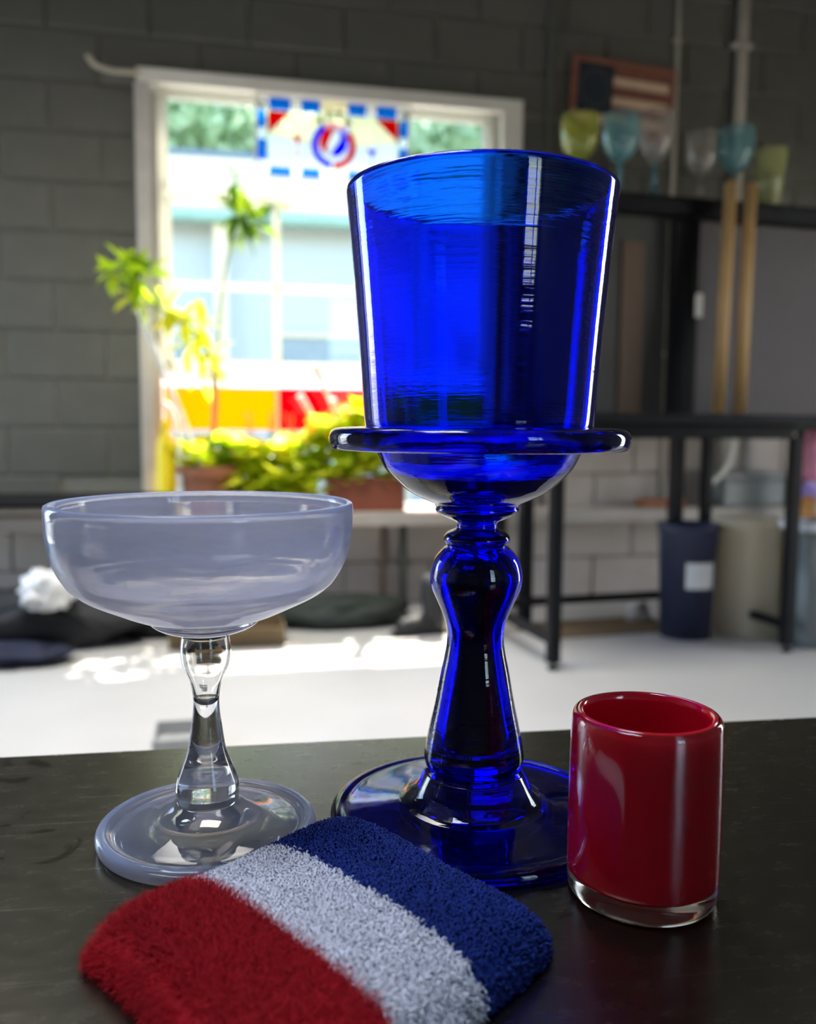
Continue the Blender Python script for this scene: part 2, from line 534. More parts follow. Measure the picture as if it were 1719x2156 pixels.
MAT = {
    'block': mat('painted_block', (0.120, 0.116, 0.098), 0.32, var=0.10, scale=9, bump=0.25, bscale=70),
    'block_bounce_lit': mat('bounce_lit_block', (0.52, 0.45, 0.40), 0.5, var=0.14, scale=5, bump=0.3, bscale=60),  # lighter copy of the block colour, standing in for bounced sunlight
    'mortar': mat('mortar', (0.19, 0.18, 0.15), 0.5, var=0.1, bump=0.3),
    'floor': mat('concrete_floor', (0.50, 0.485, 0.46), 0.38, var=0.10, scale=1.6, bump=0.05, bscale=30),
    'ceiling': mat('ceiling_paint', (0.30, 0.30, 0.28), 0.8),
    'shell': mat('wall_paint', (0.22, 0.22, 0.20), 0.7),
    'ledge': mat('concrete_ledge', (0.50, 0.44, 0.39), 0.6, var=0.12, scale=6, bump=0.2),
    'white': mat('white_paint', (0.88, 0.83, 0.75), 0.35, var=0.05),
    'cream': mat('cream_paint', (0.80, 0.74, 0.52), 0.5, var=0.05),
    'jamb': mat('jamb_paint', (0.55, 0.50, 0.46), 0.4, var=0.1),
    'black': mat('black_steel', (0.008, 0.008, 0.010), 0.55, var=0.2, spec=0.15),
    'panel': mat('grey_panel', (0.044, 0.041, 0.036), 0.6, var=0.2, scale=3),
    'panel2': mat('mauve_grey_panel', (0.064, 0.052, 0.053), 0.6, var=0.15, scale=3),
    'brown': mat('dark_brown_grain', (0.10, 0.055, 0.03), 0.6, var=0.2, scale=6, stretch=(8, 8, 1)),
    'oak': mat('pale_wood', (0.52, 0.31, 0.12), 0.5, var=0.25, scale=8, stretch=(20, 20, 1)),
    'terracotta': mat('terracotta', (0.36, 0.13, 0.06), 0.75, var=0.15, bump=0.2),
    'redbrown': mat('red_brown_planter', (0.26, 0.065, 0.03), 0.6, var=0.12),
    'olive': mat('olive_planter', (0.09, 0.075, 0.02), 0.6),
    'soil': mat('soil', (0.03, 0.02, 0.012), 0.95, bump=0.8),
    'navy': mat('navy_plastic', (0.02, 0.025, 0.06), 0.5),
    'navycloth': mat('navy_cloth', (0.006, 0.009, 0.03), 0.8, bump=0.3),
    'blackcloth': mat('black_cloth', (0.010, 0.010, 0.012), 0.7, bump=0.4),
    'greencloth': mat('dark_green_cloth', (0.018, 0.026, 0.022), 0.75, bump=0.4),
    'whitebag': mat('white_plastic_bag', (0.75, 0.74, 0.72), 0.4, bump=0.6, bscale=25),
    'card': mat('cardboard', (0.20, 0.14, 0.075), 0.8, var=0.15),
    'greyplastic': mat('grey_plastic', (0.22, 0.24, 0.24), 0.45),
    'greybox': mat('light_grey_plastic', (0.42, 0.42, 0.41), 0.5),
    'lid': mat('white_lid', (0.85, 0.85, 0.95), 0.35),
    'pink': mat('pink_plastic', (0.85, 0.30, 0.42), 0.4, var=0.2),
    'violet': mat('violet_plastic', (0.50, 0.35, 0.85), 0.35),
    'orange': mat('orange_plastic', (0.95, 0.42, 0.12), 0.35),
    'creamp': mat('cream_plastic', (0.9, 0.78, 0.55), 0.35),
    'yellow': mat('yellow_plastic', (0.95, 0.72, 0.01), 0.4, var=0.05),
    'stake': mat('white_stake', (0.9, 0.86, 0.78), 0.4),
    'beige': mat('beige_rod', (0.50, 0.44, 0.34), 0.5),
    'pipe': mat('painted_pipe', (0.62, 0.56, 0.48), 0.35),
    'pipe_dark': mat('dark_painted_pipe', (0.13, 0.13, 0.11), 0.4),
    'pipe_brown': mat('rusty_pipe', (0.22, 0.15, 0.11), 0.5),
    'flag_wood': mat('dark_red_wood', (0.30, 0.11, 0.07), 0.6, var=0.2, scale=10),
    'flag_blue': mat('flag_navy', (0.02, 0.03, 0.045), 0.7),
    'flag_red': mat('flag_red', (0.24, 0.09, 0.06), 0.7),
    'flag_cream': mat('flag_cream', (0.75, 0.52, 0.36), 0.7),
    'flag_star': mat('flag_star', (0.10, 0.11, 0.10), 0.7),
    'steel_table': table_mat(),
    'opal': opal_mat(),
    'opal_thin': opal_mat('thin_opal_glass', 0.14, 0.26),
    'clear': glass_mat('clear_glass', tint=(0.985, 0.985, 0.98)),
    'cobalt': glass_mat('cobalt_glass', absorb=(0.0, 0.66, 0.993), density=2000, streak=0.10,
                        haze=(0.0, 0.01, 0.75), haze_amt=0.012),
    'red_glass': mat('red_enamel_glass', (0.60, 0.004, 0.020), 0.12, var=0.05, scale=20, spec=0.6, coat=0.6),
    'chartreuse': glass_mat('chartreuse_glass', tint=(0.86, 0.90, 0.45), haze=(0.75, 0.80, 0.22), haze_amt=0.17),
    'aqua': glass_mat('aqua_glass', tint=(0.62, 0.88, 0.92), haze=(0.50, 0.82, 0.88), haze_amt=0.19),
    'pale': glass_mat('pale_clear_glass', tint=(0.97, 0.94, 0.92), haze=(0.9, 0.85, 0.8), haze_amt=0.14),
    'lime': glass_mat('lime_glass', tint=(0.90, 0.92, 0.62), haze=(0.85, 0.88, 0.5), haze_amt=0.19),
    'tub': glass_mat('clear_plastic_tub', tint=(0.95, 0.9, 0.82), rough=0.15, haze=(1.0, 0.92, 0.75), haze_amt=0.6),
    'skylight': leaf_mat('milky_roof_sheet', (0.5, 0.5, 0.48), (0.03, 0.03, 0.03)),
    'glare_frame': leaf_mat('glare_white_frame', (0.85, 0.84, 0.78), (0.70, 0.69, 0.60)),  # translucency makes the frame glow, standing in for window glare
    'pane': pane_mat('window_pane', (0.97, 0.985, 0.985)),
    'g_blue': pane_mat('blue_sheet_glass', (0.0, 0.42, 0.95), 0.10, (0.0, 0.35, 0.95)),
    'g_red': pane_mat('red_sheet_glass', (0.75, 0.0, 0.02), 0.25, (0.7, 0.0, 0.02)),
    'g_deep': pane_mat('deep_blue_sheet_glass', (0.0, 0.02, 0.85), 0.25, (0.0, 0.02, 0.8)),
    'g_cream': pane_mat('cream_sheet_glass', (0.93, 0.90, 0.72), 0.3, (0.9, 0.86, 0.68)),
    'g_white': pane_mat('white_sheet_glass', (0.80, 0.83, 0.83), 0.3, (0.8, 0.82, 0.82)),
    'g_lilac': pane_mat('lilac_sheet_glass', (0.70, 0.70, 0.95), 0.25, (0.65, 0.65, 0.95)),
    'g_pink': pane_mat('pink_sheet_glass', (0.95, 0.62, 0.62), 0.25, (0.95, 0.6, 0.6)),
    'g_orange': pane_mat('amber_sheet_glass', (0.80, 0.36, 0.0), 0.5, (0.8, 0.34, 0.0)),
    'g_crimson': pane_mat('crimson_sheet_glass', (0.80, 0.0, 0.03), 0.5, (0.8, 0.0, 0.03)),
    'g_rose': pane_mat('rose_sheet_glass', (0.98, 0.84, 0.84), 0.3, (0.95, 0.8, 0.8)),
    'lead': mat('lead_came', (0.10, 0.10, 0.11), 0.5, metal=0.6),
    'letter': mat('brown_letter', (0.08, 0.045, 0.02), 0.6),
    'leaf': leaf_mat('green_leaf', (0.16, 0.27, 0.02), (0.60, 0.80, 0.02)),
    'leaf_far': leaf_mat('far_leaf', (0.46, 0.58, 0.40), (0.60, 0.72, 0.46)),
    'leaf_y': leaf_mat('yellow_green_leaf', (0.42, 0.50, 0.03), (0.95, 0.95, 0.06)),
    'leaf_d': leaf_mat('dark_green_leaf', (0.05, 0.11, 0.015), (0.16, 0.30, 0.01)),
    'stem': mat('green_stem', (0.22, 0.26, 0.08), 0.6),
    'grass': mat('grass', (0.22, 0.34, 0.10), 0.9, var=0.2, scale=0.5),
    'pave': mat('pale_paving', (0.40, 0.37, 0.33), 0.8, var=0.08, scale=0.5),
    'siding': mat('pale_blue_siding', (0.42, 0.48, 0.47), 0.6, var=0.05),
    'fascia': mat('cream_fascia', (0.56, 0.50, 0.33), 0.6, var=0.04),
    'gutter': mat('green_gutter', (0.22, 0.36, 0.27), 0.5),
    'roof': mat('pale_metal_roof', (0.105, 0.15, 0.175), 0.5, var=0.04),
    'bark': mat('bark', (0.10, 0.075, 0.05), 0.9),
    'dark_window': mat('dim_glazing', (0.26, 0.33, 0.33), 0.1),
    'terry_red': mat('red_terry', (0.62, 0.004, 0.020), 0.9, var=0.15, scale=60),
    'terry_white': mat('white_terry', (0.84, 0.85, 0.95), 0.9, var=0.08, scale=60),
    'terry_blue': mat('blue_terry', (0.004, 0.030, 0.26), 0.9, var=0.15, scale=60),
}


# ------------------------------------------------------------------ the room shell
struct(obj('floor', box((-5.0, -3.6, -0.10), (5.2, 6.2, 0.0)), MAT['floor']))

# window opening in the wall frame
WX0, WX1, WZ0, WZ1 = -1.33, 0.56, 0.54, 2.66
LXA, LXB, WTOP = -4.2, 4.6, 4.0
bm = bmesh.new()
for lo, hi in (((LXA, 0.012, 0), (WX0, 0.20, WTOP)), ((WX1, 0.012, 0), (LXB, 0.20, WTOP)),
               ((WX0, 0.012, 0), (WX1, 0.20, WZ0)), ((WX0, 0.012, WZ1), (WX1, 0.20, WTOP))):
    add_box(bm, lo, hi)
wall = struct(obj('wall_back', bm, MAT['mortar']))
wall.location = WO
wall.rotation_euler = (0, 0, WA)

BW, BH, J = 0.48, 0.24, 0.008
BLOCK_CACHE = {}


def block_mesh(w, h, low):
    k = (round(w, 3), round(h, 3), low)
    if k not in BLOCK_CACHE:
        b = box((-w / 2, 0, -h / 2), (w / 2, 0.03, h / 2), 0.007)
        me = bpy.data.meshes.new('block')
        b.to_mesh(me)
        b.free()
        me.materials.append(MAT['block_bounce_lit' if low else 'block'])
        BLOCK_CACHE[k] = me
    return BLOCK_CACHE[k]


def place_block(x0, x1, z0, z1):
    if x1 - x0 < 0.03 or z1 - z0 < 0.03:
        return
    o = bpy.data.objects.new('block', block_mesh(x1 - x0, z1 - z0, z0 < 0.45 or (z0 < 0.9 and x0 > 0.5)))  # bounce light painted on the low rows and behind the bench
    C.objects.link(o)
    o.parent = wall
    o.location = ((x0 + x1) / 2, rnd.uniform(-0.0025, 0.001), (z0 + z1) / 2)


for row in range(15):
    z0, z1 = row * BH - 0.01 + J / 2, (row + 1) * BH - 0.01 - J / 2
    z0 = max(z0, 0.002)
    x = -2.75 + (BW / 2 if row % 2 else 0)
    while x < 3.0:
        x0, x1 = x + J / 2, x + BW - J / 2
        inside_z = z1 > WZ0 - 0.005 and z0 < WZ1 + 0.005
        if inside_z and x1 > WX0 - 0.02 and x0 < WX1 + 0.02:
            zz0, zz1 = z0, z1
            if z0 < WZ0 - 0.02 and z1 > WZ0:
                zz1 = WZ0 - 0.005
                place_block(x0, x1, z0, zz1)
            elif z1 > WZ1 + 0.02 and z0 < WZ1:
                place_block(x0, x1, WZ1 + 0.005, z1)
            else:
                if x0 < WX0 - 0.02:
                    place_block(x0, min(x1, WX0 - 0.005), z0, z1)
                if x1 > WX1 + 0.02:
                    place_block(max(x0, WX1 + 0.005), x1, z0, z1)
        else:
            place_block(x0, x1, z0, z1)
        x += BW

# left wall with a wide open door, right wall and rear wall with windows, ceiling with a roof light
bm = bmesh.new()
for lo, hi in (((-3.6, -3.4, 0), (-3.42, 2.35, 4)), ((-3.6, 3.85, 0), (-3.42, 4.2, 4)), ((-3.6, 2.35, 2.5), (-3.42, 3.85, 4))):
    add_box(bm, lo, hi)
struct(obj('wall_left', bm, MAT['shell']))
bm = bmesh.new()
for lo, hi in (((3.62, -3.4, 0), (3.8, 2.9, 4)), ((3.62, 3.7, 0), (3.8, 5.65, 4)), ((3.62, 2.9, 2.5), (3.8, 3.7, 4)),):
    add_box(bm, lo, hi)
struct(obj('wall_right', bm, MAT['shell']))
bm = bmesh.new()
for lo, hi in (((-3.6, -3.4, 0), (2.3, -3.22, 4)), ((3.5, -3.4, 0), (3.8, -3.22, 4)), ((2.3, -3.4, 0), (3.5, -3.22, 1.1)), ((2.3, -3.4, 2.9), (3.5, -3.22, 4))):
    add_box(bm, lo, hi)
struct(obj('wall_rear', bm, MAT['shell']))
bm = bmesh.new()
for lo, hi in (((-3.6, -3.4, 4), (-2.0, 4.3, 4.15)), ((0.4, -3.4, 4), (3.8, 5.5, 4.15)), ((-2.0, -3.4, 4), (0.4, -0.6, 4.15)), ((-2.0, 0.8, 4), (0.4, 1.9, 4.15)), ((-2.0, 3.5, 4), (0.4, 4.75, 4.15)), ((-2.0, -0.6, 4), (-1.6, 0.8, 4.15)), ((-0.2, -0.6, 4), (0.4, 0.8, 4.15))):
    add_box(bm, lo, hi)
struct(obj('ceiling', bm, MAT['ceiling']))
struct(obj('window_2', box((-2.0, 1.9, 4.05), (0.4, 3.5, 4.06)), MAT['skylight']))
struct(obj('added_roof_window', box((-1.6, -0.6, 4.05), (-0.2, 0.8, 4.06)), MAT['skylight']))      # added unseen roof opening, made to go with the overhead fill lamp
w3 = struct(obj('door_1', box((3.68, 2.9, 0.02), (3.69, 3.7, 2.5)), MAT['pane']))
obj('frame', add_box(add_box(bmesh.new(), (3.48, 3.28, 0.02), (3.53, 3.32, 2.5)), (3.48, 2.9, 1.08), (3.53, 3.7, 1.12)), MAT['white'], w3)
w4 = struct(obj('window_3', box((2.3, -3.30, 1.1), (3.5, -3.29, 2.9)), MAT['pane']))
obj('frame', add_box(add_box(bmesh.new(), (2.88, -3.16, 1.1), (2.92, -3.10, 2.9)), (2.3, -3.16, 1.98), (3.5, -3.10, 2.02)), MAT['white'], w4)
# the eaves outside, above the window
ev = struct(obj('trim_1', box((-4.2, 0.2, 3.22), (4.6, 0.42, 3.32)), MAT['white']))
ev.location = WO
ev.rotation_euler = (0, 0, WA)
# ledge along the foot of the window wall
LEDGE_Z = 0.53
lg = struct(obj('trim_2', box((-2.9, -0.26, 0.455), (3.2, -0.004, LEDGE_Z), 0.008), MAT['ledge']))
lg.location = WO
lg.rotation_euler = (0, 0, WA)

# ------------------------------------------------------------------ window with coloured lower panels
win = bpy.data.objects.new('window_1', None)
C.objects.link(win)
struct(win)
win.location = WO
win.rotation_euler = (0, 0, WA)
FY = (-0.02, 0.07)


def wbox(name, lo, hi, m, bev=0.004):
    return obj(name, box(lo, hi, bev), m, win)


wbox('top_casing', (WX0 - 0.05, -0.035, WZ1 - 0.02), (WX1 + 0.05, 0.02, WZ1 + 0.05), MAT['white'])
wbox('side_casing', (WX1 - 0.065, -0.035, WZ0), (WX1 + 0.05, 0.02, WZ1 - 0.02), MAT['white'])
wbox('side_casing', (WX0 - 0.06, -0.035, WZ0), (WX0 + 0.01, 0.02, WZ1 - 0.02), MAT['jamb'])
wbox('jamb', (WX0 + 0.01, 0.02, WZ0), (WX0 + 0.04, 0.20, WZ1 - 0.02), MAT['jamb'])
wbox('jamb', (WX1 - 0.095, 0.02, WZ0), (WX1 - 0.065, 0.20, WZ1 - 0.02), MAT['jamb'])
IX0, IX1 = WX0 + 0.04, WX1 - 0.095
# upper sash
wbox('sash_rail', (IX0, 0.03, WZ1 - 0.06), (IX1, 0.08, WZ1 - 0.02), MAT['glare_frame'])
wbox('sash_rail', (IX0, 0.03, 2.10), (IX1, 0.08, 2.16), MAT['glare_frame'])
wbox('sash_stile', (IX0, 0.03, 2.16), (IX0 + 0.05, 0.08, WZ1 - 0.06), MAT['glare_frame'])
wbox('sash_stile', (IX1 - 0.05, 0.03, 2.16), (IX1, 0.08, WZ1 - 0.06), MAT['glare_frame'])
wbox('pane', (IX0 + 0.05, 0.052, 2.16), (IX1 - 0.05, 0.056, WZ1 - 0.06), MAT['pane'], 0)
# lower sash: two by two panes and more beyond the goblet
vx = [-0.70, -0.08]
wbox('sash_stile', (IX0, 0.03, 1.25), (IX0 + 0.06, 0.08, 2.10), MAT['glare_frame'])
wbox('sash_stile', (IX1 - 0.06, 0.03, 1.25), (IX1, 0.08, 2.10), MAT['glare_frame'])
wbox('bottom_rail', (IX0, 0.03, 1.245), (IX1, 0.08, 1.30), MAT['glare_frame'])
for k in range(3):
    x0 = (IX0 + 0.06) if k == 0 else vx[k - 1] + 0.02
    x1 = (IX1 - 0.06) if k == 2 else vx[k] - 0.02
    wbox('muntin', (x0, 0.035, 1.67), (x1, 0.075, 1.70), MAT['glare_frame'], 0.003)
    wbox('pane', (x0, 0.052, 1.70), (x1, 0.056, 2.10), MAT['pane'], 0)
    wbox('pane', (x0, 0.052, 1.30), (x1, 0.056, 1.67), MAT['pane'], 0)
for v in vx:
    wbox('muntin', (v - 0.02, 0.033, 1.30), (v + 0.02, 0.077, 2.10), MAT['glare_frame'], 0.003)
# rose strip, then amber and crimson panels at the bottom
wbox('rose_panel', (IX0, 0.05, 1.17), (IX1, 0.056, 1.245), MAT['g_rose'], 0)
xs = [IX0, -0.70, -0.10, IX1]
for k, m_ in enumerate(('g_orange', 'g_crimson', 'g_orange')):
    wbox('colour_panel', (xs[k] + 0.008, 0.045, 0.945), (xs[k + 1] - 0.008, 0.053, 1.165), MAT[m_], 0)
    wbox('pane', (xs[k] + 0.008, 0.045, WZ0 + 0.01), (xs[k + 1] - 0.008, 0.053, 0.94), MAT['pane'], 0)
for v in xs[1:-1]:
    wbox('panel_bar', (v - 0.008, 0.04, WZ0), (v + 0.008, 0.06, 1.17), MAT['cream'], 0)

# ------------------------------------------------------------------ stained glass panel hung in the window
sg = thing('stained_glass_panel', 'red, white and blue stained glass panel with round emblem hung in the window', 'stained glass', WO + Vector((0, 0, 0)), WA)
SGX0, SGZ1, SGW, SGH = -0.800, 2.625, 0.785, 0.385
SY0, SY1 = -0.016, -0.010


def sgp(x, y):
    """panel coordinates 0..1 from the upper left"""
    return (SGX0 + x * SGW, SGZ1 - y * SGH)


def piece(poly, m_, name='glass_piece', dy=0.0):
    return obj(name, prism([sgp(*p) for p in poly], SY0 + dy, SY1 + dy), MAT[m_], sg)


def rect(x0, y0, x1, y1):
    g = 0.004
    return [(x0 + g, y0 + g * 2), (x1 - g, y0 + g * 2), (x1 - g, y1 - g * 2), (x0 + g, y1 - g * 2)]


cols = [0, .075, .225, .285, .415, .590, .720, .780, .925, 1.0]
tint = ['g_white', 'g_blue', 'g_white', 'g_blue', 'g_cream', 'g_blue', 'g_white', 'g_blue', 'g_white']
for k in range(9):
    piece(rect(cols[k], 0, cols[k + 1], .165), tint[k])
    piece(rect(cols[k], .875, cols[k + 1], 1.0), tint[k])
rowz = [.165, .40, .53, .80, .875]
for k, m_ in enumerate(('g_blue', 'g_white', 'g_blue', 'g_white')):
    piece(rect(0, rowz[k], .065, rowz[k + 1]), m_)
    piece(rect(.935, rowz[k], 1.0, rowz[k + 1]), m_)
piece([(.072, .172), (.222, .172), (.072, .46)], 'g_red')
piece([(.778, .172), (.928, .172), (.928, .46)], 'g_red')
# field around the emblem, in four pieces
ECX, ECY, ERX, ERY = .5, .56, .146, .30


def arc(cx, cy, rx, ry, a0, a1, n=14):
    return [(cx + rx * math.cos(math.radians(a0 + (a1 - a0) * k / n)), cy - ry * math.sin(math.radians(a0 + (a1 - a0) * k / n))) for k in range(n + 1)]


g_ = 1.02
piece([(.072, .475), (.228, .172), (.5, .172)] + arc(ECX, ECY, ERX * g_, ERY * g_, 90, 180), 'g_cream')
piece([(.5, .172), (.772, .172), (.928, .475)] + arc(ECX, ECY, ERX * g_, ERY * g_, 0, 90), 'g_cream')
piece([(.072, .485)] + arc(ECX, ECY, ERX * g_, ERY * g_, 181, 270) + [(.5, .87), (.072, .87)], 'g_white')
piece([(.928, .485), (.928, .87), (.5, .87)] + arc(ECX, ECY, ERX * g_, ERY * g_, 270, 359), 'g_white')
# emblem: outer ring of blue and red arcs, pale band, inner disc of red, a wavy pale bolt and blue
def ring(rx0, ry0, rx1, ry1, a0, a1, m_, dcx=0, dcy=0):
    piece(arc(ECX, ECY, rx1, ry1, a0, a1, 20) + arc(ECX + dcx, ECY + dcy, rx0, ry0, a1, a0, 20), m_)


ring(.106, .222, ERX, ERY, 118, 262, 'g_deep')
ring(.106, .222, ERX, ERY, 60, 116, 'g_pink')
ring(.106, .222, ERX, ERY, -90, 40, 'g_red')
ring(.106, .222, ERX, ERY, 41, 59, 'g_lilac')
DX, DY, DRX, DRY = .5, .515, .090, .185
ring2 = lambda a0, a1, m_: piece(arc(ECX, ECY, .105, .220, a0, a1, 18) + arc(DX, DY, DRX * 1.02, DRY * 1.02, a1, a0, 18), m_)
ring2(90, 200, 'g_pink')
ring2(200, 330, 'g_white')
ring2(-30, 90, 'g_lilac')
ul, lr = (DX + .012, DY - DRY), (DX - .020, DY + DRY * .97)
wave_l = [(DX - .010, DY - .10), (DX - .028, DY - .02), (DX - .045, DY + .06), (DX - .040, DY + .12)]
wave_r = [(DX + .040, DY - .12), (DX + .045, DY - .04), (DX + .020, DY + .04), (DX - .005, DY + .10)]
a_red = arc(DX, DY, DRX, DRY, 82, 238, 16)
piece(a_red + wave_l[::-1], 'g_red')
a_blue = arc(DX, DY, DRX, DRY, 258, 415, 16)
piece(a_blue + wave_r, 'g_deep')
piece([a_red[0]] + wave_l + [a_red[-1]] + [a_blue[0]] + wave_r[::-1] + [a_blue[-1]], 'g_white')
# little goblets left and right of the emblem
for gx, gy, m_, bowl in ((.262, .51, 'g_red', .030), (.755, .62, 'g_deep', .036)):
    piece([(gx - bowl, gy - .035), (gx + bowl, gy - .035), (gx + .008, gy + .05), (gx - .008, gy + .05)], m_, 'glass_piece', -0.008)
    piece([(gx - .005, gy + .05), (gx + .005, gy + .05), (gx + .005, gy + .20), (gx - .005, gy + .20)], 'g_lilac' if m_ == 'g_deep' else 'g_pink', 'glass_piece', -0.008)
    piece([(gx - .025, gy + .20), (gx + .025, gy + .20), (gx + .005, gy + .235), (gx - .005, gy + .235)], 'g_pink', 'glass_piece', -0.008)
# letters over the emblem
for ch, ang in (('A', 128), ('T', 104), ('T', 76), ('A', 52)):
    fc = bpy.data.curves.new('letter', 'FONT')
    fc.body = ch
    fc.size = 0.060
    fc.offset = 0.0022
    fc.extrude = 0.002
    fc.align_x = 'CENTER'
    fc.materials.append(MAT['letter'])
    tmp = bpy.data.objects.new('letter', fc)
    C.objects.link(tmp)
    me = bpy.data.meshes.new_from_object(tmp.evaluated_get(bpy.context.evaluated_depsgraph_get()))
    bpy.data.objects.remove(tmp)
    bpy.data.curves.remove(fc)
    if not me.materials:
        me.materials.append(MAT['letter'])
    o = bpy.data.objects.new('letter', me)
    C.objects.link(o)
    o.parent = sg
    px_, pz_ = sgp(ECX + .162 * math.cos(math.radians(ang)), ECY - .335 * math.sin(math.radians(ang)))
    o.location = (px_, SY0 - 0.004, pz_)
    o.rotation_euler = (math.pi / 2, 0, 0)
    o.rotation_euler = (Matrix.Rotation(math.radians(ang - 90) * -0.5 * -1, 4, 'Y').to_3x3() @ Matrix.Rotation(math.pi / 2, 3, 'X')).to_euler()
# lead frame
bm = bmesh.new()
for lo, hi in ((sgp(-.012, -.02), sgp(1.012, .004)), (sgp(-.012, .996), sgp(1.012, 1.02)), (sgp(-.012, 0), sgp(.002, 1)), (sgp(.998, 0), sgp(1.012, 1))):
    add_box(bm, (lo[0], SY0 - 0.003, lo[1]), (hi[0], SY1 + 0.003, hi[1]))
obj('lead_frame', bm, MAT['white'], sg)
for x in (.03, .97):
    p = sgp(x, 0)
    obj('suction_hook', lathe([(0, 0), (.022, .002), (.016, .010), (0, .014)], 20), MAT['white'], sg).matrix_local = Matrix.Translation((p[0], -0.012, p[1] + .01 - .05)) @ Matrix.Rotation(math.pi / 2, 4, 'X')

# bent rod at the top left corner of the window
rp = [wl(-1.60, -.05, 2.735), wl(-1.57, -.05, 2.695), wl(-1.50, -.05, 2.672), wl(-1.42, -.05, 2.672), wl(-1.36, -.045, 2.675)]
rp = smooth_curve(rp, 5)
tag(obj('bent_rod', tube([p - rp[-1] for p in rp], 0.014, 8), MAT['beige'], smooth=True),
    'short beige bent rod end at the top left corner of the window', 'rod').location = rp[-1]
ringo = thing('curtain_ring', 'small pale ring hanging at the top left of the window casing', 'ring', wl(-1.30, -.045, 2.62), WA)
obj('hoop', tube([(.018 * math.cos(a), 0, .018 * math.sin(a)) for a in [k * 2 * math.pi / 16 for k in range(17)]], .004, 6), MAT['white'], ringo)

# ------------------------------------------------------------------ conduits on the wall
def conduit(lx, z0, z1, r, m_, label, group=None, off=None, clips=2):
    y = -(off if off else r + 0.004)
    t = thing('conduit_pipe', label, 'pipe', wl(lx, y, z0), WA, group)
    obj('pipe', tube([(0, 0, 0), (0, 0, z1 - z0)], r, 14), MAT[m_], t, True)
    for k in range(clips):
        zc = (z1 - z0) * (k + .5) / clips
        obj('clamp', box((-r * 1.9, -r * .4, zc - .012), (r * 1.9, r * 1.02, zc + .012), .003), MAT[m_], t)
    return t


conduit(1.89, LEDGE_Z + 0.004, 3.96, 0.032, 'pipe', 'thick pale conduit pipe on the block wall behind the shelf glasses')
conduit(1.505, LEDGE_Z + 0.004, 3.96, 0.012, 'pipe', 'thin pale conduit beside the framed flag on its right')
conduit(0.765, LEDGE_Z + 0.004, 3.96, 0.014, 'pipe_dark', 'thin dark conduit on the wall between window and framed flag')
conduit(-0.14, 0.004, 0.445, 0.016, 'pipe_brown', 'brown rusty upright pipe on the low wall under the window', clips=1)
conduit(-0.03, 0.004, 0.445, 0.020, 'pipe_dark', 'dark grey upright pipe on the low wall under the window', clips=1)

# ------------------------------------------------------------------ framed flag
fl = thing('framed_flag', 'dark red wooden framed flag with ring of stars above the shelf', 'flag', wl(1.165, -.03, 2.535), WA)
FW, FH = 0.60, 0.42
fr_ = Matrix.Rotation(math.radians(3.5), 4, 'Y')
flr = []
flr.append(obj('backing', box((-FW / 2, .004, 0), (FW / 2, .016, FH)), MAT['flag_wood'], fl))
for k in range(7):
    z0 = .03 + k * (FH - .06) / 7
    x0 = -FW / 2 + .03 if k < 2 else -.06
    flr.append(obj('stripe', box((x0, -.006, z0 + .003), (FW / 2 - .03, .004, z0 + (FH - .06) / 7 - .003), .002), MAT['flag_red' if k % 2 == 0 else 'flag_cream'], fl))
flr.append(obj('canton', box((-FW / 2 + .03, -.008, .03 + 2 * (FH - .06) / 7 + .004), (-.065, .004, FH - .03), .002), MAT['flag_blue'], fl))
for k in range(13):
    a = 2 * math.pi * k / 13
    cx, cz = -.165 + .082 * math.cos(a), .262 + .092 * math.sin(a)
    poly = []
    for q in range(10):
        rr_ = .012 if q % 2 == 0 else .005
        poly.append((cx + rr_ * math.sin(q * math.pi / 5), cz + rr_ * math.cos(q * math.pi / 5)))
    flr.append(obj('star', prism(poly, -.011, -.008), MAT['flag_star'], fl))
for lo, hi in (((-FW / 2, -.014, 0), (FW / 2, .004, .03)), ((-FW / 2, -.014, FH - .03), (FW / 2, .004, FH)),
               ((-FW / 2, -.014, .03), (-FW / 2 + .03, .004, FH - .03)), ((FW / 2 - .03, -.014, .03), (FW / 2, .004, FH - .03))):
    flr.append(obj('frame_rail', box(lo, hi, .003), MAT['flag_wood'], fl))
for o in flr:
    o.matrix_local = fr_

# ------------------------------------------------------------------ outside
struct(obj('ground', box((-30, 6.3, -.25), (30, 60, -.12)), MAT['pave']))
lawn = obj('lawn', box((-30, 18, -.12), (30, 60, -.05)), MAT['grass'])
struct(lawn)
bl = thing('outbuilding', 'pale blue outbuilding with cream fascia seen through the window', 'building', (-1.5, 13.0, -.12), math.radians(10))
obj('front_wall', box((-7, 0, 0), (7, .25, 4.0)), MAT['siding'], bl)
obj('fascia', box((-7.3, -.5, 4.0), (7.3, -.35, 4.75), .02), MAT['fascia'], bl)
obj('gutter', box((-7.3, -.62, 3.86), (7.3, -.35, 4.0), .03), MAT['gutter'], bl)
obj('roof', prism([(-7.4, 4.72), (7.4, 4.72), (7.4, 4.82), (-7.4, 4.82)], -.5, 4), MAT['roof'], bl)
bm = bmesh.new()
v = [bm.verts.new(p) for p in ((-7.4, -.5, 4.8), (7.4, -.5, 4.8), (7.4, 3.6, 6.0), (-7.4, 3.6, 6.0), (-7.4, 3.6, 4.8), (7.4, 3.6, 4.8))]
for f in ((0, 1, 2, 3), (0, 3, 4), (1, 5, 2), (2, 5, 4, 3), (0, 4, 5, 1)):
    bm.faces.new([v[i] for i in f])
obj('roof', bm, MAT['roof'], bl)
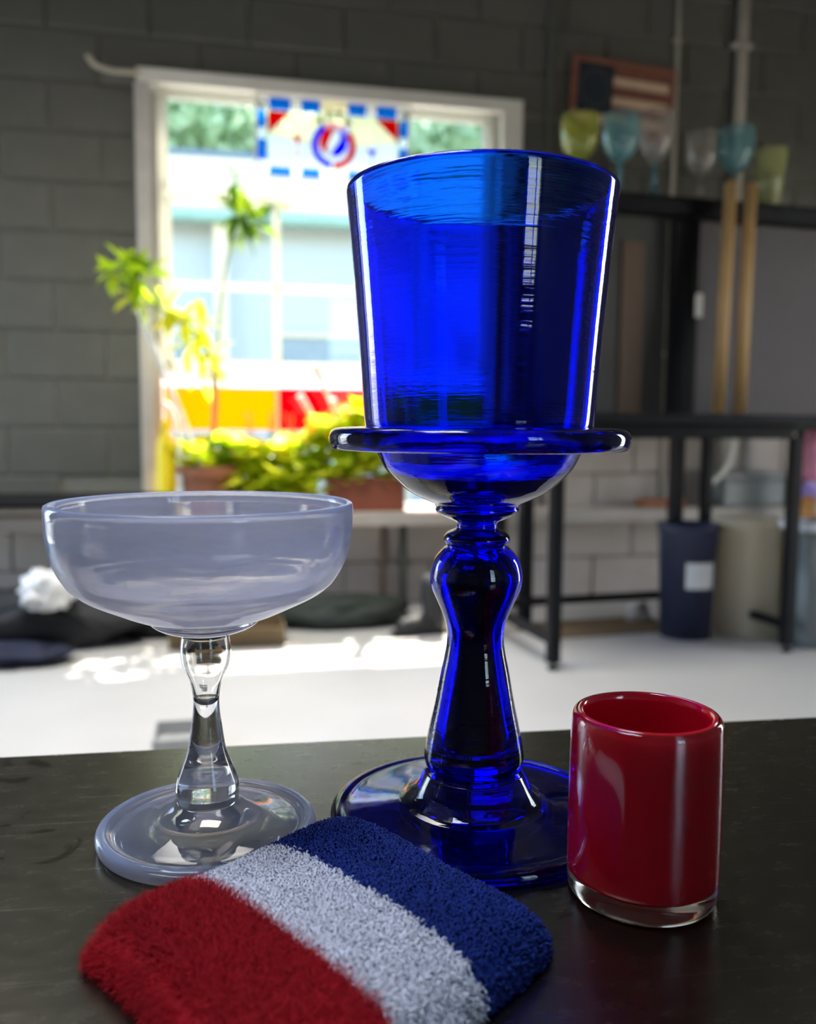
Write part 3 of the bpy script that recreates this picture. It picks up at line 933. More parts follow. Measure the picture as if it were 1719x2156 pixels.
for k in range(5):
    x = -5.6 + k * 2.6
    w_ = obj('window', box((x, -.05, 1.0), (x + 1.3, .02, 2.4)), MAT['dark_window'], bl)
    obj('window_frame', add_box(add_box(bmesh.new(), (x - .06, -.08, .94), (x + 1.36, -.03, 1.02)), (x - .06, -.08, 2.38), (x + 1.36, -.03, 2.46)), MAT['fascia'], w_)
for k in range(6):
    obj('post', box((-6.5 + k * 2.6, -.45, 0), (-6.3 + k * 2.6, -.3, 3.9)), MAT['fascia'], bl)


def foliage_mesh(n, sx, sy, sz, leaf, seed):
    r = np.random.default_rng(seed)
    d = r.normal(size=(n, 3))
    d /= np.linalg.norm(d, axis=1)[:, None]
    c = d * (r.uniform(.35, 1, n) ** .5)[:, None] * np.array([sx, sy, sz])
    a = r.normal(size=(n, 3))
    a /= np.linalg.norm(a, axis=1)[:, None]
    b = np.cross(a, r.normal(size=(n, 3)))
    b /= np.linalg.norm(b, axis=1)[:, None]
    s = leaf * r.uniform(.6, 1.3, n)[:, None]
    V = np.stack([c - a * s, c + b * s * .5, c + a * s, c - b * s * .5], 1).reshape(-1, 3)
    Fc = np.arange(n * 4).reshape(-1, 4)
    return (V.tolist(), [], Fc.tolist())


for i, (x, y, h_, s_, lab) in enumerate(((-13.5, 26, 11.0, 4.0, 'broad green tree beyond the outbuilding, leftmost in the upper pane'),
                                         (-6.6, 27, 11.6, 4.0, 'rounded green tree behind the outbuilding, left of the stained glass'),
                                         (0.2, 28, 11.8, 4.0, 'tall green tree behind the outbuilding and the stained glass'),
                                         (7.0, 27, 11.2, 4.0, 'green tree behind the outbuilding, right of the stained glass'))):
    t = thing('tree', lab, 'tree', (x, y, -.05), 0, 'trees beyond the outbuilding')
    obj('trunk', tube([(0, 0, 0), (.1, 0, h_ * .35), (0, .1, h_ * .7)], [.28, .2, .1], 8), MAT['bark'], t)
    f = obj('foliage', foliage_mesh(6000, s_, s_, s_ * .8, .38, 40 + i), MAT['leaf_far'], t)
    f.location = (0, 0, h_ - s_ * .7)
    f['kind'] = 'stuff'

# ------------------------------------------------------------------ plants on the ledge
def leaf_mesh(name, length, width, m_, curl=.25, segs=4):
    bm = bmesh.new()
    rows = []
    for k in range(segs + 1):
        t = k / segs
        w = width * math.sin(math.pi * min(max(t, .02), .985)) ** .8 * .5
        z = -curl * length * t * t
        x = length * t
        rows.append((bm.verts.new((x, -w, z + w * .25)), bm.verts.new((x, 0, z)), bm.verts.new((x, w, z + w * .25))))
    for a, b in zip(rows, rows[1:]):
        bm.faces.new((a[0], b[0], b[1], a[1]))
        bm.faces.new((a[1], b[1], b[2], a[2]))
    me = bpy.data.meshes.new(name)
    bm.to_mesh(me)
    bm.free()
    me.materials.append(m_)
    me.polygons.foreach_set('use_smooth', [True] * len(me.polygons))
    return me


LM = {k: leaf_mesh('leaf', 1.0, .42, MAT[k]) for k in ('leaf', 'leaf_y', 'leaf_d')}
LMR = {k: leaf_mesh('leaf', 1.0, .85, MAT[k], .15) for k in ('leaf', 'leaf_y', 'leaf_d')}


def put_leaf(parent, pos, direction, size, kind, rnd_=rnd, wide=False):
    o = bpy.data.objects.new('leaf', (LMR if wide else LM)[kind])
    C.objects.link(o)
    o.parent = parent
    q = Vector(direction).to_track_quat('X', 'Z')
    o.matrix_local = Matrix.Translation(pos) @ q.to_matrix().to_4x4() @ Matrix.Rotation(rnd_.uniform(-.6, .6), 4, 'X') @ Matrix.Diagonal((size, size, size, 1))


LY = -0.14     # distance of the pots in front of the window


def ledge_at(px, off=LY):
    """point on the ledge that lies under photograph column px"""
    d = FWD + RT * ((px - 859.5) / F_PX)
    t = (WO + WN * off).dot(WN) / d.dot(WN)
    q = d * t
    return Vector((q.x, q.y, LEDGE_Z + 0.001))


def wpx(x, y, off=LY):
    d = FWD + RT * ((x - 859.5) / F_PX) - UP * ((y - 1078) / F_PX)
    t = (WO + WN * off - EYE).dot(WN) / d.dot(WN)
    return EYE + d * t


# tall umbrella plant in the terracotta pot
pot_p = ledge_at(440)
pl = thing('potted_umbrella_plant', 'tall umbrella plant in a terracotta pot, its branches reaching across the window', 'plant', pot_p)
pot = obj('pot', lathe([(0, 0), (.10, 0), (.135, .185), (.152, .185), (.155, .235), (.138, .235), (.132, .20), (0, .20)], 32), MAT['terracotta'], pl)
obj('soil', lathe([(0, .205), (.134, .205), (.134, .212), (0, .218)], 24), MAT['soil'], pot)


def L_(x, y, off=LY):
    return wpx(x, y, off) - pot_p


stem1 = smooth_curve([(0, 0, .2), L_(455, 880), L_(458, 740), L_(470, 600), L_(488, 500), L_(497, 420)], 5)
obj('stem', tube(stem1, [.010 - .006 * i / (len(stem1) - 1) for i in range(len(stem1))], 6), MAT['stem'], pl)
stem2 = smooth_curve([(0, 0, .2), L_(450, 860, -.2), L_(440, 740, -.24), L_(385, 680, -.3), L_(320, 640, -.36), L_(255, 575, -.4)], 5)
obj('stem', tube(stem2, [.011 - .006 * i / (len(stem2) - 1) for i in range(len(stem2))], 6), MAT['stem'], pl)
stem3 = smooth_curve([L_(488, 510), L_(540, 470), L_(575, 430)], 4)
obj('stem', tube(stem3, .004, 6), MAT['stem'], pl)
r1 = random.Random(3)


def whorl(cx, cy, off, n, size, kinds, up=.2):
    c = L_(cx, cy, off)
    for k in range(n):
        a = 2 * math.pi * k / n + r1.uniform(-.3, .3)
        d = WU * math.cos(a) + Vector((0, 0, 1)) * (math.sin(a) + up * r1.uniform(-1, 1)) + WN * r1.uniform(-.7, .5)
        put_leaf(pl, c, d, size * r1.uniform(.75, 1.2), r1.choice(kinds), r1)


for cx, cy, n, s in ((495, 385, 7, .10), (505, 455, 9, .15), (530, 470, 8, .13), (515, 490, 7, .12), (578, 430, 7, .10)):
    whorl(cx, cy, LY, n, s, ('leaf_d', 'leaf_d', 'leaf'))
for cx, cy, off, n, s, ks in ((235, 575, -.40, 7, .12, ('leaf', 'leaf_y')), (262, 560, -.42, 6, .12, ('leaf',)), (290, 585, -.38, 8, .14, ('leaf_d', 'leaf')),
                              (280, 625, -.38, 5, .10, ('leaf_y',)), (315, 635, -.36, 7, .12, ('leaf', 'leaf_y')), (318, 575, -.38, 6, .13, ('leaf_d', 'leaf')),
                              (355, 650, -.33, 7, .13, ('leaf_y',)), (390, 670, -.30, 8, .14, ('leaf_y',)), (425, 690, -.26, 7, .13, ('leaf_y',)),
                              (440, 740, -.24, 7, .13, ('leaf_y',)), (400, 730, -.26, 6, .12, ('leaf_y', 'leaf')), (455, 780, -.22, 6, .11, ('leaf_y',)), (425, 800, -.2, 5, .10, ('leaf_y',))):
    whorl(cx, cy, off, n, s, ks)
for k in range(80):   # low growth round the pot
    a, rr_ = r1.uniform(0, 6.28), r1.uniform(.02, .12)
    p = Vector((rr_ * math.cos(a), rr_ * math.sin(a), r1.uniform(.20, .36)))
    put_leaf(pl, p, (math.cos(a), math.sin(a), r1.uniform(-.1, 1.0)), r1.uniform(.07, .13), r1.choice(('leaf', 'leaf', 'leaf_y', 'leaf_d')), r1, True)


def bush_planter(px0, px1, name, m_, h_, label, top, n, seed, kinds, gap=0.0, depth=.18, off=LY):
    a, b = ledge_at(px0, off), ledge_at(px1, off)
    w = (b - a).length
    t = thing(name, label, 'planter', (a + b) / 2, WA)
    bm = bmesh.new()
    for lo, hi in (((-w / 2, -depth / 2, 0), (w / 2, depth / 2, .012)), ((-w / 2, -depth / 2, .012), (w / 2, -depth / 2 + .012, h_)),
                   ((-w / 2, depth / 2 - .012, .012), (w / 2, depth / 2, h_)), ((-w / 2, -depth / 2 + .012, .012), (-w / 2 + .012, depth / 2 - .012, h_)),
                   ((w / 2 - .012, -depth / 2 + .012, .012), (w / 2, depth / 2 - .012, h_))):
        add_box(bm, lo, hi)
    tr = obj('trough', bm, MAT[m_], t)
    obj('rim', add_box(add_box(bmesh.new(), (-w / 2 - .006, -depth / 2 - .008, h_ - .02), (w / 2 + .006, -depth / 2, h_ + .004), .003),
                       (-w / 2 - .006, depth / 2, h_ - .02), (w / 2 + .006, depth / 2 + .008, h_ + .004), .003), MAT[m_], t)
    obj('soil', box((-w / 2 + .012, -depth / 2 + .012, h_ - .05), (w / 2 - .012, depth / 2 - .012, h_ - .02)), MAT['soil'], tr)
    r = random.Random(seed)
    for k in range(9):
        x = (k + .5) / 9 * w - w / 2
        obj('stem', tube([(x, 0, h_ - .03), (x + r.uniform(-.03, .03), r.uniform(-.03, .03), h_ + top * .5), (x + r.uniform(-.05, .05), r.uniform(-.05, .05), h_ + top * .9)], .0035, 5), MAT['stem'], t)
    for k in range(n):
        x = r.uniform(-w / 2 - .03, w / 2 + .03)
        z = h_ + top * r.uniform(-.05, 1) * (.75 + .25 * math.sin(x * 9 + seed))
        a_ = r.uniform(0, 6.28)
        put_leaf(t, Vector((x, r.uniform(-.09, .08), z)), (math.cos(a_), math.sin(a_), r.uniform(-.5, .6)), r.uniform(.08, .15), r.choice(kinds), r, True)
    return t


bush_planter(512, 665, 'trough_planter', 'olive', .09, 'dark olive trough planter of leafy seedlings right of the terracotta pot', .46, 290, 5, ('leaf_y', 'leaf_y', 'leaf_y', 'leaf'))
bush_planter(688, 846, 'trough_planter', 'redbrown', .17, 'red brown trough planter of bushy seedlings behind the blue goblet', .38, 280, 8, ('leaf_y', 'leaf_y', 'leaf'))

# white plant stakes
for i, (x0, y0, x1, y1, lab) in enumerate(((662, 768, 735, 930, 'white slanting plant stake, topmost of three beside the blue goblet'),
                                           (632, 832, 700, 950, 'white slanting plant stake, leftmost and lowest of the three'),
                                           (700, 840, 752, 960, 'white slanting plant stake between the red panel and the blue goblet'))):
    a, b = wpx(x1, y1, -.10), wpx(x0, y0, -.22)
    t = thing('plant_stake', lab, 'stake', a, 0, 'white plant stakes in the planters')
    d = b - a
    obj('rod', tube([d * -.22, d], .010, 6), MAT['stake'], t)
    obj('tip', tube([d * .62, d * 1.0], [.012, .017], 6), MAT['stake'], t)
a, b = wpx(352, 800, -.30), wpx(294, 650, -.36)
t = thing('plant_stake', 'pale flat wooden stake leaning left in front of the window jamb', 'stake', a)
d = b - a
obj('rod', tube([d * -1.35, d * .5, d * 1.0], [.012, .014, .020], 6), MAT['stake'], t)

# yellow bottle and curved white tube at the left of the ledge
p = ledge_at(352, -.10)
yb = thing('yellow_jug', 'tall bright yellow plastic jug at the left end of the window ledge', 'jug', p)
obj('body', lathe([(0, 0), (.055, 0), (.062, .01), (.062, .05), (.052, .09), (.050, .30), (.040, .36), (.020, .40), (.020, .43), (0, .43)], 28), MAT['yellow'], yb, True)
obj('cap', lathe([(0, .43), (.024, .43), (.024, .46), (0, .46)], 20), MAT['yellow'], yb)
obj('handle', tube(smooth_curve([(.045, -.01, .30), (.085, -.01, .27), (.088, -.01, .18), (.05, -.01, .14)], 5), .008, 8), MAT['yellow'], yb, True)
pts = smooth_curve([wpx(345, 850, -.2), wpx(360, 862, -.2), wpx(372, 900, -.2), wpx(380, 960, -.2), wpx(382, 1030, -.2)], 6)
base = Vector((pts[-1].x, pts[-1].y, LEDGE_Z))
t = thing('curved_tube', 'white curved tube standing between yellow jug and terracotta pot', 'tube', base)
obj('tube', tube([q - base for q in pts] + [Vector((0, 0, .012))], [.015] * 14 + [.010] * (len(pts) - 13), 8), MAT['stake'], t, True)
p = ledge_at(507, -.17)
t = thing('spray_bottle', 'small dark bottle between terracotta pot and olive planter', 'bottle', p)
obj('body', lathe([(0, 0), (.032, 0), (.034, .01), (.034, .11), (.014, .14), (.014, .16), (0, .16)], 20), MAT['navy'], t, True)
obj('cap', lathe([(0, .16), (.018, .16), (.018, .20), (0, .20)], 16), MAT['black'], t)

# ------------------------------------------------------------------ dark table and clutter on the left
dt = thing('dark_side_table', 'long dark low table in front of the block wall on the left', 'table', (-1.95, 4.0, 0), WA)
obj('tabletop', box((-.85, -.25, .60), (.84, .25, .632), .005), MAT['black'], dt)
for sx in (-.8, .79):
    for sy in (-.21, .21):
        obj('leg', box((sx - .02, sy - .02, 0), (sx + .02, sy + .02, .60), .003), MAT['black'], dt)


def floor_lump(name, px, py, Y, size, seed, m_, label, cat, rot=0.0, amp=.18, sub=4, freq=2.2, z=0.0):
    p = at(px, py, Y)
    t = thing(name, label, cat, (p.x, p.y, z), rot)
    obj('body', lump(*size, seed, amp, freq, sub), MAT[m_], t, True)
    return t


fb = floor_lump('black_bag', 90, 1380, 3.80, (.42, .18, .145), 1, 'blackcloth', 'large black duffel bag slumped under the dark table on the left', 'bag', WA)
obj('strap', tube(smooth_curve([(-.25, -.17, .10), (-.1, -.21, .21), (.1, -.21, .21), (.25, -.17, .10)], 5), .012, 6), MAT['blackcloth'], fb)
fb2 = floor_lump('black_bag', 370, 1380, 4.05, (.36, .16, .155), 2, 'blackcloth', 'rounded black bag lying right of the duffel bag under the table', 'bag', WA)
obj('strap', tube(smooth_curve([(-.2, -.15, .12), (0, -.19, .22), (.2, -.15, .12)], 5), .010, 6), MAT['blackcloth'], fb2)
tag(obj('navy_tarp', lump(.30, .15, .045, 3, .3, 3, 4), MAT['navycloth'], None, True), 'navy blue folded tarp on the floor at the left edge', 'tarp').location = (-1.72, 3.50, 0)
wb = thing('white_plastic_bag', 'crumpled white plastic bag lying on the black duffel bag', 'bag', at(100, 1300, 3.62))
wb.location.z = .20
b_ = obj('body', lump(.095, .08, .085, 4, .5, 2.6, 4), MAT['whitebag'], wb, True)
bm = bmesh.new()
add_tube(bm, [(.02, 0, .12), (.06, .01, .17), (.09, 0, .15)], [.03, .022, .035], 8)
obj('gathered_neck', bm, MAT['whitebag'], wb, True)
floor_lump('green_bag', 720, 1345, 4.25, (.33, .16, .085), 5, 'greencloth', 'low dark green bag on the floor under the window', 'bag', WA)
cb = thing('cardboard_box', 'low brown cardboard box on the floor below the opal coupe bowl', 'box', at(480, 1385, 3.9), WA)
cb.location.z = 0
bm = bmesh.new()
for lo, hi in (((-.25, -.14, 0), (.25, .14, .005)), ((-.25, -.14, .005), (.25, -.135, .085)), ((-.25, .135, .005), (.25, .14, .085)), ((-.25, -.135, .005), (-.245, .135, .085)), ((.245, -.135, .005), (.25, .135, .085))):
    add_box(bm, lo, hi)
obj('carton', bm, MAT['card'], cb)
obj('flap', box((-.24, -.20, .084), (.24, -.137, .088), 0, Matrix.Rotation(math.radians(-14), 4, 'X')), MAT['card'], cb)
# black rubber boot
bp = at(905, 1335, 4.05)
bo = thing('rubber_boot', 'black rubber boot standing on the floor left of the goblet stem', 'boot', (bp.x, bp.y, 0), math.radians(200))
bm = bmesh.new()
add_tube(bm, [(-.02, 0, .03), (-.02, 0, .10), (-.015, 0, .18), (-.02, 0, .27)], [.055, .052, .058, .066], 14)
add_tube(bm, [(-.05, 0, .045), (.05, 0, .048), (.12, 0, .042), (.165, 0, .035)], [.046, .047, .043, .026], 12)
obj('upper', bm, MAT['blackcloth'], bo, True)
obj('sole', box((-.10, -.045, 0), (.19, .045, .02), .012), MAT['blackcloth'], bo)
# pale grey tray by the table edge
gp = at(390, 1580, 2.58)
gb = thing('grey_tray', 'light grey plastic tray lying on the floor behind the steel table edge', 'tray', (gp.x, gp.y, 0), WA)
bm = bmesh.new()
for lo, hi in (((-.09, -.09, 0), (.09, .09, .006)), ((-.09, -.09, .006), (.09, -.084, .05)), ((-.09, .084, .006), (.09, .09, .05)), ((-.09, -.084, .006), (-.084, .084, .05)), ((.084, -.084, .006), (.09, .084, .05))):
    add_box(bm, lo, hi, .002)
obj('pan', bm, MAT['greybox'], gb)

# ------------------------------------------------------------------ black steel workbench on the right
SA = math.radians(16.3)
SU, SN = Vector((math.cos(SA), math.sin(SA), 0)), Vector((-math.sin(SA), math.cos(SA), 0))
B0 = Vector((.585, 3.44, 0))
wb_ = thing('steel_workbench', 'black steel frame workbench with square legs under the tall cabinet', 'workbench', B0, SA)
BL = 1.115
BD = .62
for x in (0, BL):
    for y in (0, BD):
        lg_ = obj('leg', box((x - .024, y - .024, .03), (x + .024, y + .024, .935), .003), MAT['black'], wb_)
        obj('levelling_foot', lathe([(0, 0), (.022, 0), (.022, .012), (.008, .016), (.008, .034), (0, .034)], 14, off=(x, y, 0)), MAT['black'], lg_)
obj('benchtop', box((-.10, -.06, .985), (BL + .35, BD + .02, 1.025), .004), MAT['black'], wb_)
for y in (0, BD):
    obj('apron', box((.026, y - .018, .925), (BL - .026, y + .018, .984), .003), MAT['black'], wb_)
for x in (0, BL):
    obj('side_stretcher', box((x - .018, .026, .10), (x + .018, BD - .026, .136), .003), MAT['black'], wb_)
obj('rear_stretcher', box((.026, BD - .018, .13), (BL - .026, BD + .018, .166), .003), MAT['black'], wb_)

# tall cabinet behind the bench
KA = math.radians(15)
KU, KN = Vector((math.cos(KA), math.sin(KA), 0)), Vector((-math.sin(KA), math.cos(KA), 0))
K0 = Vector((1.335, 4.36, 0))
kb = thing('tall_shelf_cabinet', 'tall black steel framed cabinet with grey panels, glasses standing on top', 'cabinet', K0, KA)
KX0, KX1, KD, KH = -.80, 1.0, .34, 2.07
for x in (KX0, 0, KX1):
    obj('post', box((x - .03, -.03, 0), (x + .03, .03, KH - .10), .004), MAT['black'], kb)
    if x:
        obj('post', box((x - .025, KD - .03, 0), (x + .025, KD + .02, KH - .10), .004), MAT['black'], kb)
obj('stile', box((-.075, -.028, 1.02), (-.031, .02, KH - .10), .003), MAT['black'], kb)
obj('stile', box((.031, -.028, 1.02), (.07, .02, KH - .10), .003), MAT['black'], kb)
obj('top_rail', box((KX0 - .03, -.04, KH - .085), (0.02, .03, KH - .012), .004), MAT['black'], kb)
obj('top_rail', box((.022, -.04, KH - .085), (KX1 + .03, .03, KH - .012), .004), MAT['black'], kb)
obj('top_board', box((KX0 - .03, -.045, KH - .011), (KX1 + .03, KD + .03, KH), .003), MAT['black'], kb)
obj('lower_rail', box((KX0 + .03, -.028, .95), (-.03, .028, 1.02), .003), MAT['black'], kb)
obj('lower_rail', box((.03, -.028, .95), (KX1 - .03, .028, 1.02), .003), MAT['black'], kb)
obj('panel', box((KX0 + .03, .03, 1.02), (-.08, .042, KH - .09)), MAT['panel'], kb)
obj('panel', box((.075, .03, 1.02), (KX1 - .03, .042, KH - .09)), MAT['panel2'], kb)
obj('latch_glint', lathe([(0, -.02), (.022, -.018), (.022, .03), (.014, .036), (0, .036)], 18), MAT['white'], kb, True).matrix_local = Matrix.Translation((.062, -.045, 1.545)) @ Matrix.Diagonal((.8, .8, 2.1, 1))  # white body stands in for a highlight on the handle
obj('brown_strip', box((-.32, .018, 1.03), (-.20, .029, 1.86)), MAT['brown'], kb)  # upright brown strip in front of the left panel
obj('yellow_tag', prism([(.80, 1.80), (.93, 1.86), (.93, 1.98), (.86, 1.95)], .022, .029), MAT['yellow'], kb)

# two pale wooden poles leaning on the cabinet
for i, (x0, y0, x1, y1, lab) in enumerate(((1512, 880, 1540, 384, 'pale wooden pole leaning on the cabinet, the left one of two'),
                                           (1557, 880, 1582, 388, 'pale wooden pole leaning on the cabinet, the right one of two'))):
    a, b = at(x0, y0, 4.18), at(x1, y1, 4.27)
    a.z = 1.027
    t = thing('wooden_pole', lab, 'pole', a, 0, 'wooden poles on the cabinet')
    d = b - a
    obj('shaft', tube([Vector((0, 0, 0.012)), d], .029, 12), MAT['oak'], t, True)
    obj('end_cap', tube([Vector((0, 0, 0)), d * .012], .031, 12), MAT['brown'], t)

# goblets and tumbler on the cabinet
def ktop(px, ky):
    d = FWD + RT * ((px - 859.5) / F_PX) - UP * ((380 - 1078) / F_PX)
    t_ = (K0 + KN * ky).dot(KN) / d.dot(KN)
    q = d * t_
    return Vector((q.x, q.y, KH + .001))


def wine_glass(px, w_px, top_px, m_, label, ky=.10, stem_m=None, bowl_frac=.58):
    p = ktop(px, ky)
    k = p.y / F_PX
    d = FWD + RT * ((px - 859.5) / F_PX) - UP * ((top_px - 1078) / F_PX)
    H_ = EYE.z + (d * (p.y / d.y)).z - p.z
    R_ = w_px * k / 2
    t = thing('stemmed_glass', label, 'glass', p, 0, 'glasses on top of the cabinet')
    zb = H_ * (1 - bowl_frac)
    outer = smooth_curve([(0.010, zb), (R_ * .55, zb + H_ * .07), (R_ * .92, zb + H_ * .20), (R_, zb + H_ * .34), (R_, zb + H_ * .46), (R_ * .97, H_)], 4)
    inner = smooth_curve([(R_ * .97 - .004, H_), (R_ - .004, zb + H_ * .46), (R_ - .004, zb + H_ * .34), (R_ * .92 - .004, zb + H_ * .20), (R_ * .5, zb + H_ * .09), (0, zb + H_ * .05)], 4)
    obj('bowl', lathe([(0, zb)] + outer + inner, 32), MAT[m_], t, True)
    sm = MAT[stem_m or m_]
    obj('stem', lathe(smooth_curve([(0.012, zb + .001), (.010, zb * .8), (.009, zb * .4), (.012, .012)], 3), 14, True), sm, t, True)
    obj('foot', lathe([(0, .012), (.012, .012), (R_ * .7, .005), (R_ * .72, .002), (R_ * .7, 0), (0, 0)], 24), sm, t, True)
    return t


wine_glass(1219, 74, 245, 'chartreuse', 'yellow green stemmed glass, leftmost on top of the cabinet', .06)
wine_glass(1305, 72, 243, 'aqua', 'pale aqua stemmed glass in front of the framed flag', .06)
wine_glass(1379, 68, 238, 'pale', 'clear stemmed glass at the right end of the framed flag', .06, 'aqua')
wine_glass(1476, 62, 282, 'pale', 'clear round stemmed glass between the flag and the thick pipe', .12)
wine_glass(1548, 72, 272, 'aqua', 'pale aqua stemmed glass in front of the thick pipe', .06)
p = ktop(1621, .0)
k_ = p.y / F_PX
t = thing('tapered_tumbler', 'pale lime tapered tumbler, rightmost on top of the cabinet', 'glass', p, 0, 'glasses on top of the cabinet')
obj('body', lathe([(0, 0), (.050, 0), (.052, .004), (.080, .262), (.0785, .265), (.076, .262), (.047, .016), (0, .014)], 32), MAT['lime'], t, True)
obj('base', lathe([(0, .0145), (.046, .0165), (.045, .022), (0, .022)], 24), MAT['lime'], t, True)

# ------------------------------------------------------------------ things under and beside the bench
p = at(1450, 1330, 4.0)
nb = thing('navy_bin', 'dark navy round bin under the workbench beside the clear tub', 'bin', (p.x, p.y + .05, 0))
obj('body', lathe([(0, 0), (.115, 0), (.135, .50), (.145, .51), (.145, .53), (.128, .53), (.110, .02), (0, .02)], 32), MAT['navy'], nb, True)
bm = bmesh.new()
fa = [bm.verts.new((.128 * math.cos(q) * (1 + .06 * z), .128 * math.sin(q) * (1 + .06 * z), z)) for z in (.24, .30, .36) for q in [math.radians(-110 + 9 * k) for k in range(8)]]
for j in range(2):
    for k in range(7):
        bm.faces.new((fa[j * 8 + k], fa[j * 8 + k + 1], fa[j * 8 + 8 + k + 1], fa[j * 8 + 8 + k]))
lb = obj('paper_label', bm, MAT['whitebag'], nb, True)
lb['label'] = 'crumpled pale paper label'

# clear tub
p = at(1580, 1345, 4.02)
tb = thing('clear_tub', 'tall clear plastic tub glowing with daylight under the workbench', 'tub', (p.x + .02, p.y + .1, 0), SA)
obj('shell', lathe([(0, 0), (.15, 0), (.155, .01), (.165, .50), (.172, .51), (.172, .525), (.160, .525), (.148, .012), (0, .012)], 32), MAT['tub'], tb, True)
obj('lid', lathe([(0, .526), (.178, .526), (.178, .548), (.15, .556), (0, .556)], 32), MAT['tub'], tb, True)
obj('inner_bag', lump(.10, .10, .16, 11, .35, 2.4, 3), MAT['whitebag'], tb, True).location = (0, 0, .014)
# brown block on the ledge
t = thing('wood_block', 'reddish brown wooden block lying on the wall ledge under the bench', 'block', ledge_at(1392, -.18), WA)
obj('block', box((-.13, -.05, 0), (.13, .05, .045), .006), MAT['terracotta'], t)
obj('end_grain', box((.1305, -.046, .004), (.134, .046, .041), .002), MAT['brown'], t)
# white hose looping from bench to ledge
pts = smooth_curve([wpx(1545, 880, -.24), wpx(1548, 935, -.27), wpx(1530, 985, -.28), wpx(1495, 1022, -.26), wpx(1478, 1050, -.22)], 6)
base = pts[-1].copy()
base.z = LEDGE_Z + .014
t = thing('white_hose', 'pale curved hose hanging down behind the workbench', 'hose', base)
pts[-1] = base
obj('hose', tube([q - base for q in pts], .014, 8), MAT['stake'], t, True)
# grey sink-like equipment case on the ledge
p = ledge_at(1585, -.17)
t = thing('grey_case', 'long grey equipment case on the wall ledge behind the bench leg', 'case', p, WA)
obj('body', box((-.24, -.08, 0), (.24, .08, .16), .015), MAT['greyplastic'], t)
obj('lid', box((-.245, -.085, .161), (.245, .085, .19), .01), MAT['greybox'], t)
# flat cardboard under the bench
p = at(1270, 1300, 4.2)
t = thing('cardboard_sheet', 'flat brown cardboard sheet on the floor under the workbench', 'cardboard', (p.x, p.y, 0), SA)
obj('sheet', box((-.33, -.16, .001), (.33, .16, .008)), MAT['card'], t)
p = at(1345, 1238, 4.35)
t = thing('crumpled_paper', 'small crumpled white paper near the wall under the workbench', 'paper', (p.x, p.y, 0))
obj('wad', lump(.05, .04, .05, 14, .5, 3, 3), MAT['whitebag'], t, True)
# grey bin at right edge with odds and ends
p = at(1722, 1372, 3.86)
gb_ = thing('grey_bin', 'tall grey bin with white rim at the right edge beside the bench leg', 'bin', (p.x + .02, p.y + .05, 0))
obj('body', lathe([(0, 0), (.125, 0), (.14, .02), (.165, .52), (.15, .52), (.12, .03), (0, .03)], 36), MAT['greyplastic'], gb_, True)
obj('rim', lathe([(.148, .522), (.182, .522), (.188, .545), (.180, .565), (.150, .562)], 36, True), MAT['lid'], gb_, True)
obj('filling', lathe([(0, .50), (.146, .505), (.146, .54), (0, .575)], 24), MAT['greyplastic'], gb_, True)
gl = gb_.location
for nm, m_, off, size, lab, cat in (('pink_bag', 'pink', (-.05, .03, .74), (.07, .06, .11), 'crumpled pink bag on top of the pile in the grey bin', 'bag'),
                                    ('orange_bag', 'orange', (-.10, -.06, .58), (.055, .05, .045), 'small orange packet in the pile on the grey bin', 'packet'),
                                    ('cream_bag', 'creamp', (-.03, -.10, .575), (.06, .05, .055), 'small cream packet in front of the pile on the grey bin', 'packet'),
                                    ('violet_bag', 'violet', (-.08, .0, .66), (.07, .06, .035), 'violet packet under the pink bag on the grey bin', 'packet')):
    t = thing(nm, lab, cat, (gl.x + off[0], gl.y + off[1], off[2]))
    obj('body', lump(*size, len(nm) + size[0] * 100, .3, 2.5, 3), MAT[m_], t, True)
    obj('fold', lump(size[0] * .5, size[1] * .5, size[2] * .4, 3 + size[2] * 50, .3, 2.5, 3), MAT[m_], t, True).location = (0, 0, size[2] * 1.35)

# ------------------------------------------------------------------ the steel table in front
TA = math.radians(9.03)
TU, TN = Vector((math.cos(TA), math.sin(TA), 0)), Vector((-math.sin(TA), math.cos(TA), 0))
T0 = Vector((0, .5553, TABLE_Z))
tb_ = thing('steel_table', 'dark scratched steel worktable in the foreground', 'table', (T0.x, T0.y, 0), TA)
obj('tabletop', box((-.85, -.95, TABLE_Z - .012), (.95, 0, TABLE_Z), .0025, None, 3), MAT['steel_table'], tb_)
bm = bmesh.new()
obj('apron', box((-.80, -.055, TABLE_Z - .075), (.90, -.025, TABLE_Z - .0125)), MAT['steel_table'], tb_)
obj('apron', box((-.80, -.925, TABLE_Z - .075), (.90, -.895, TABLE_Z - .0125)), MAT['steel_table'], tb_)
for x in (-.80, .90):
    for y in (-.91, -.04):
        obj('leg', box((x - .02, y - .02, 0), (x + .02, y + .02, TABLE_Z - .0755), .002), MAT['steel_table'], tb_)

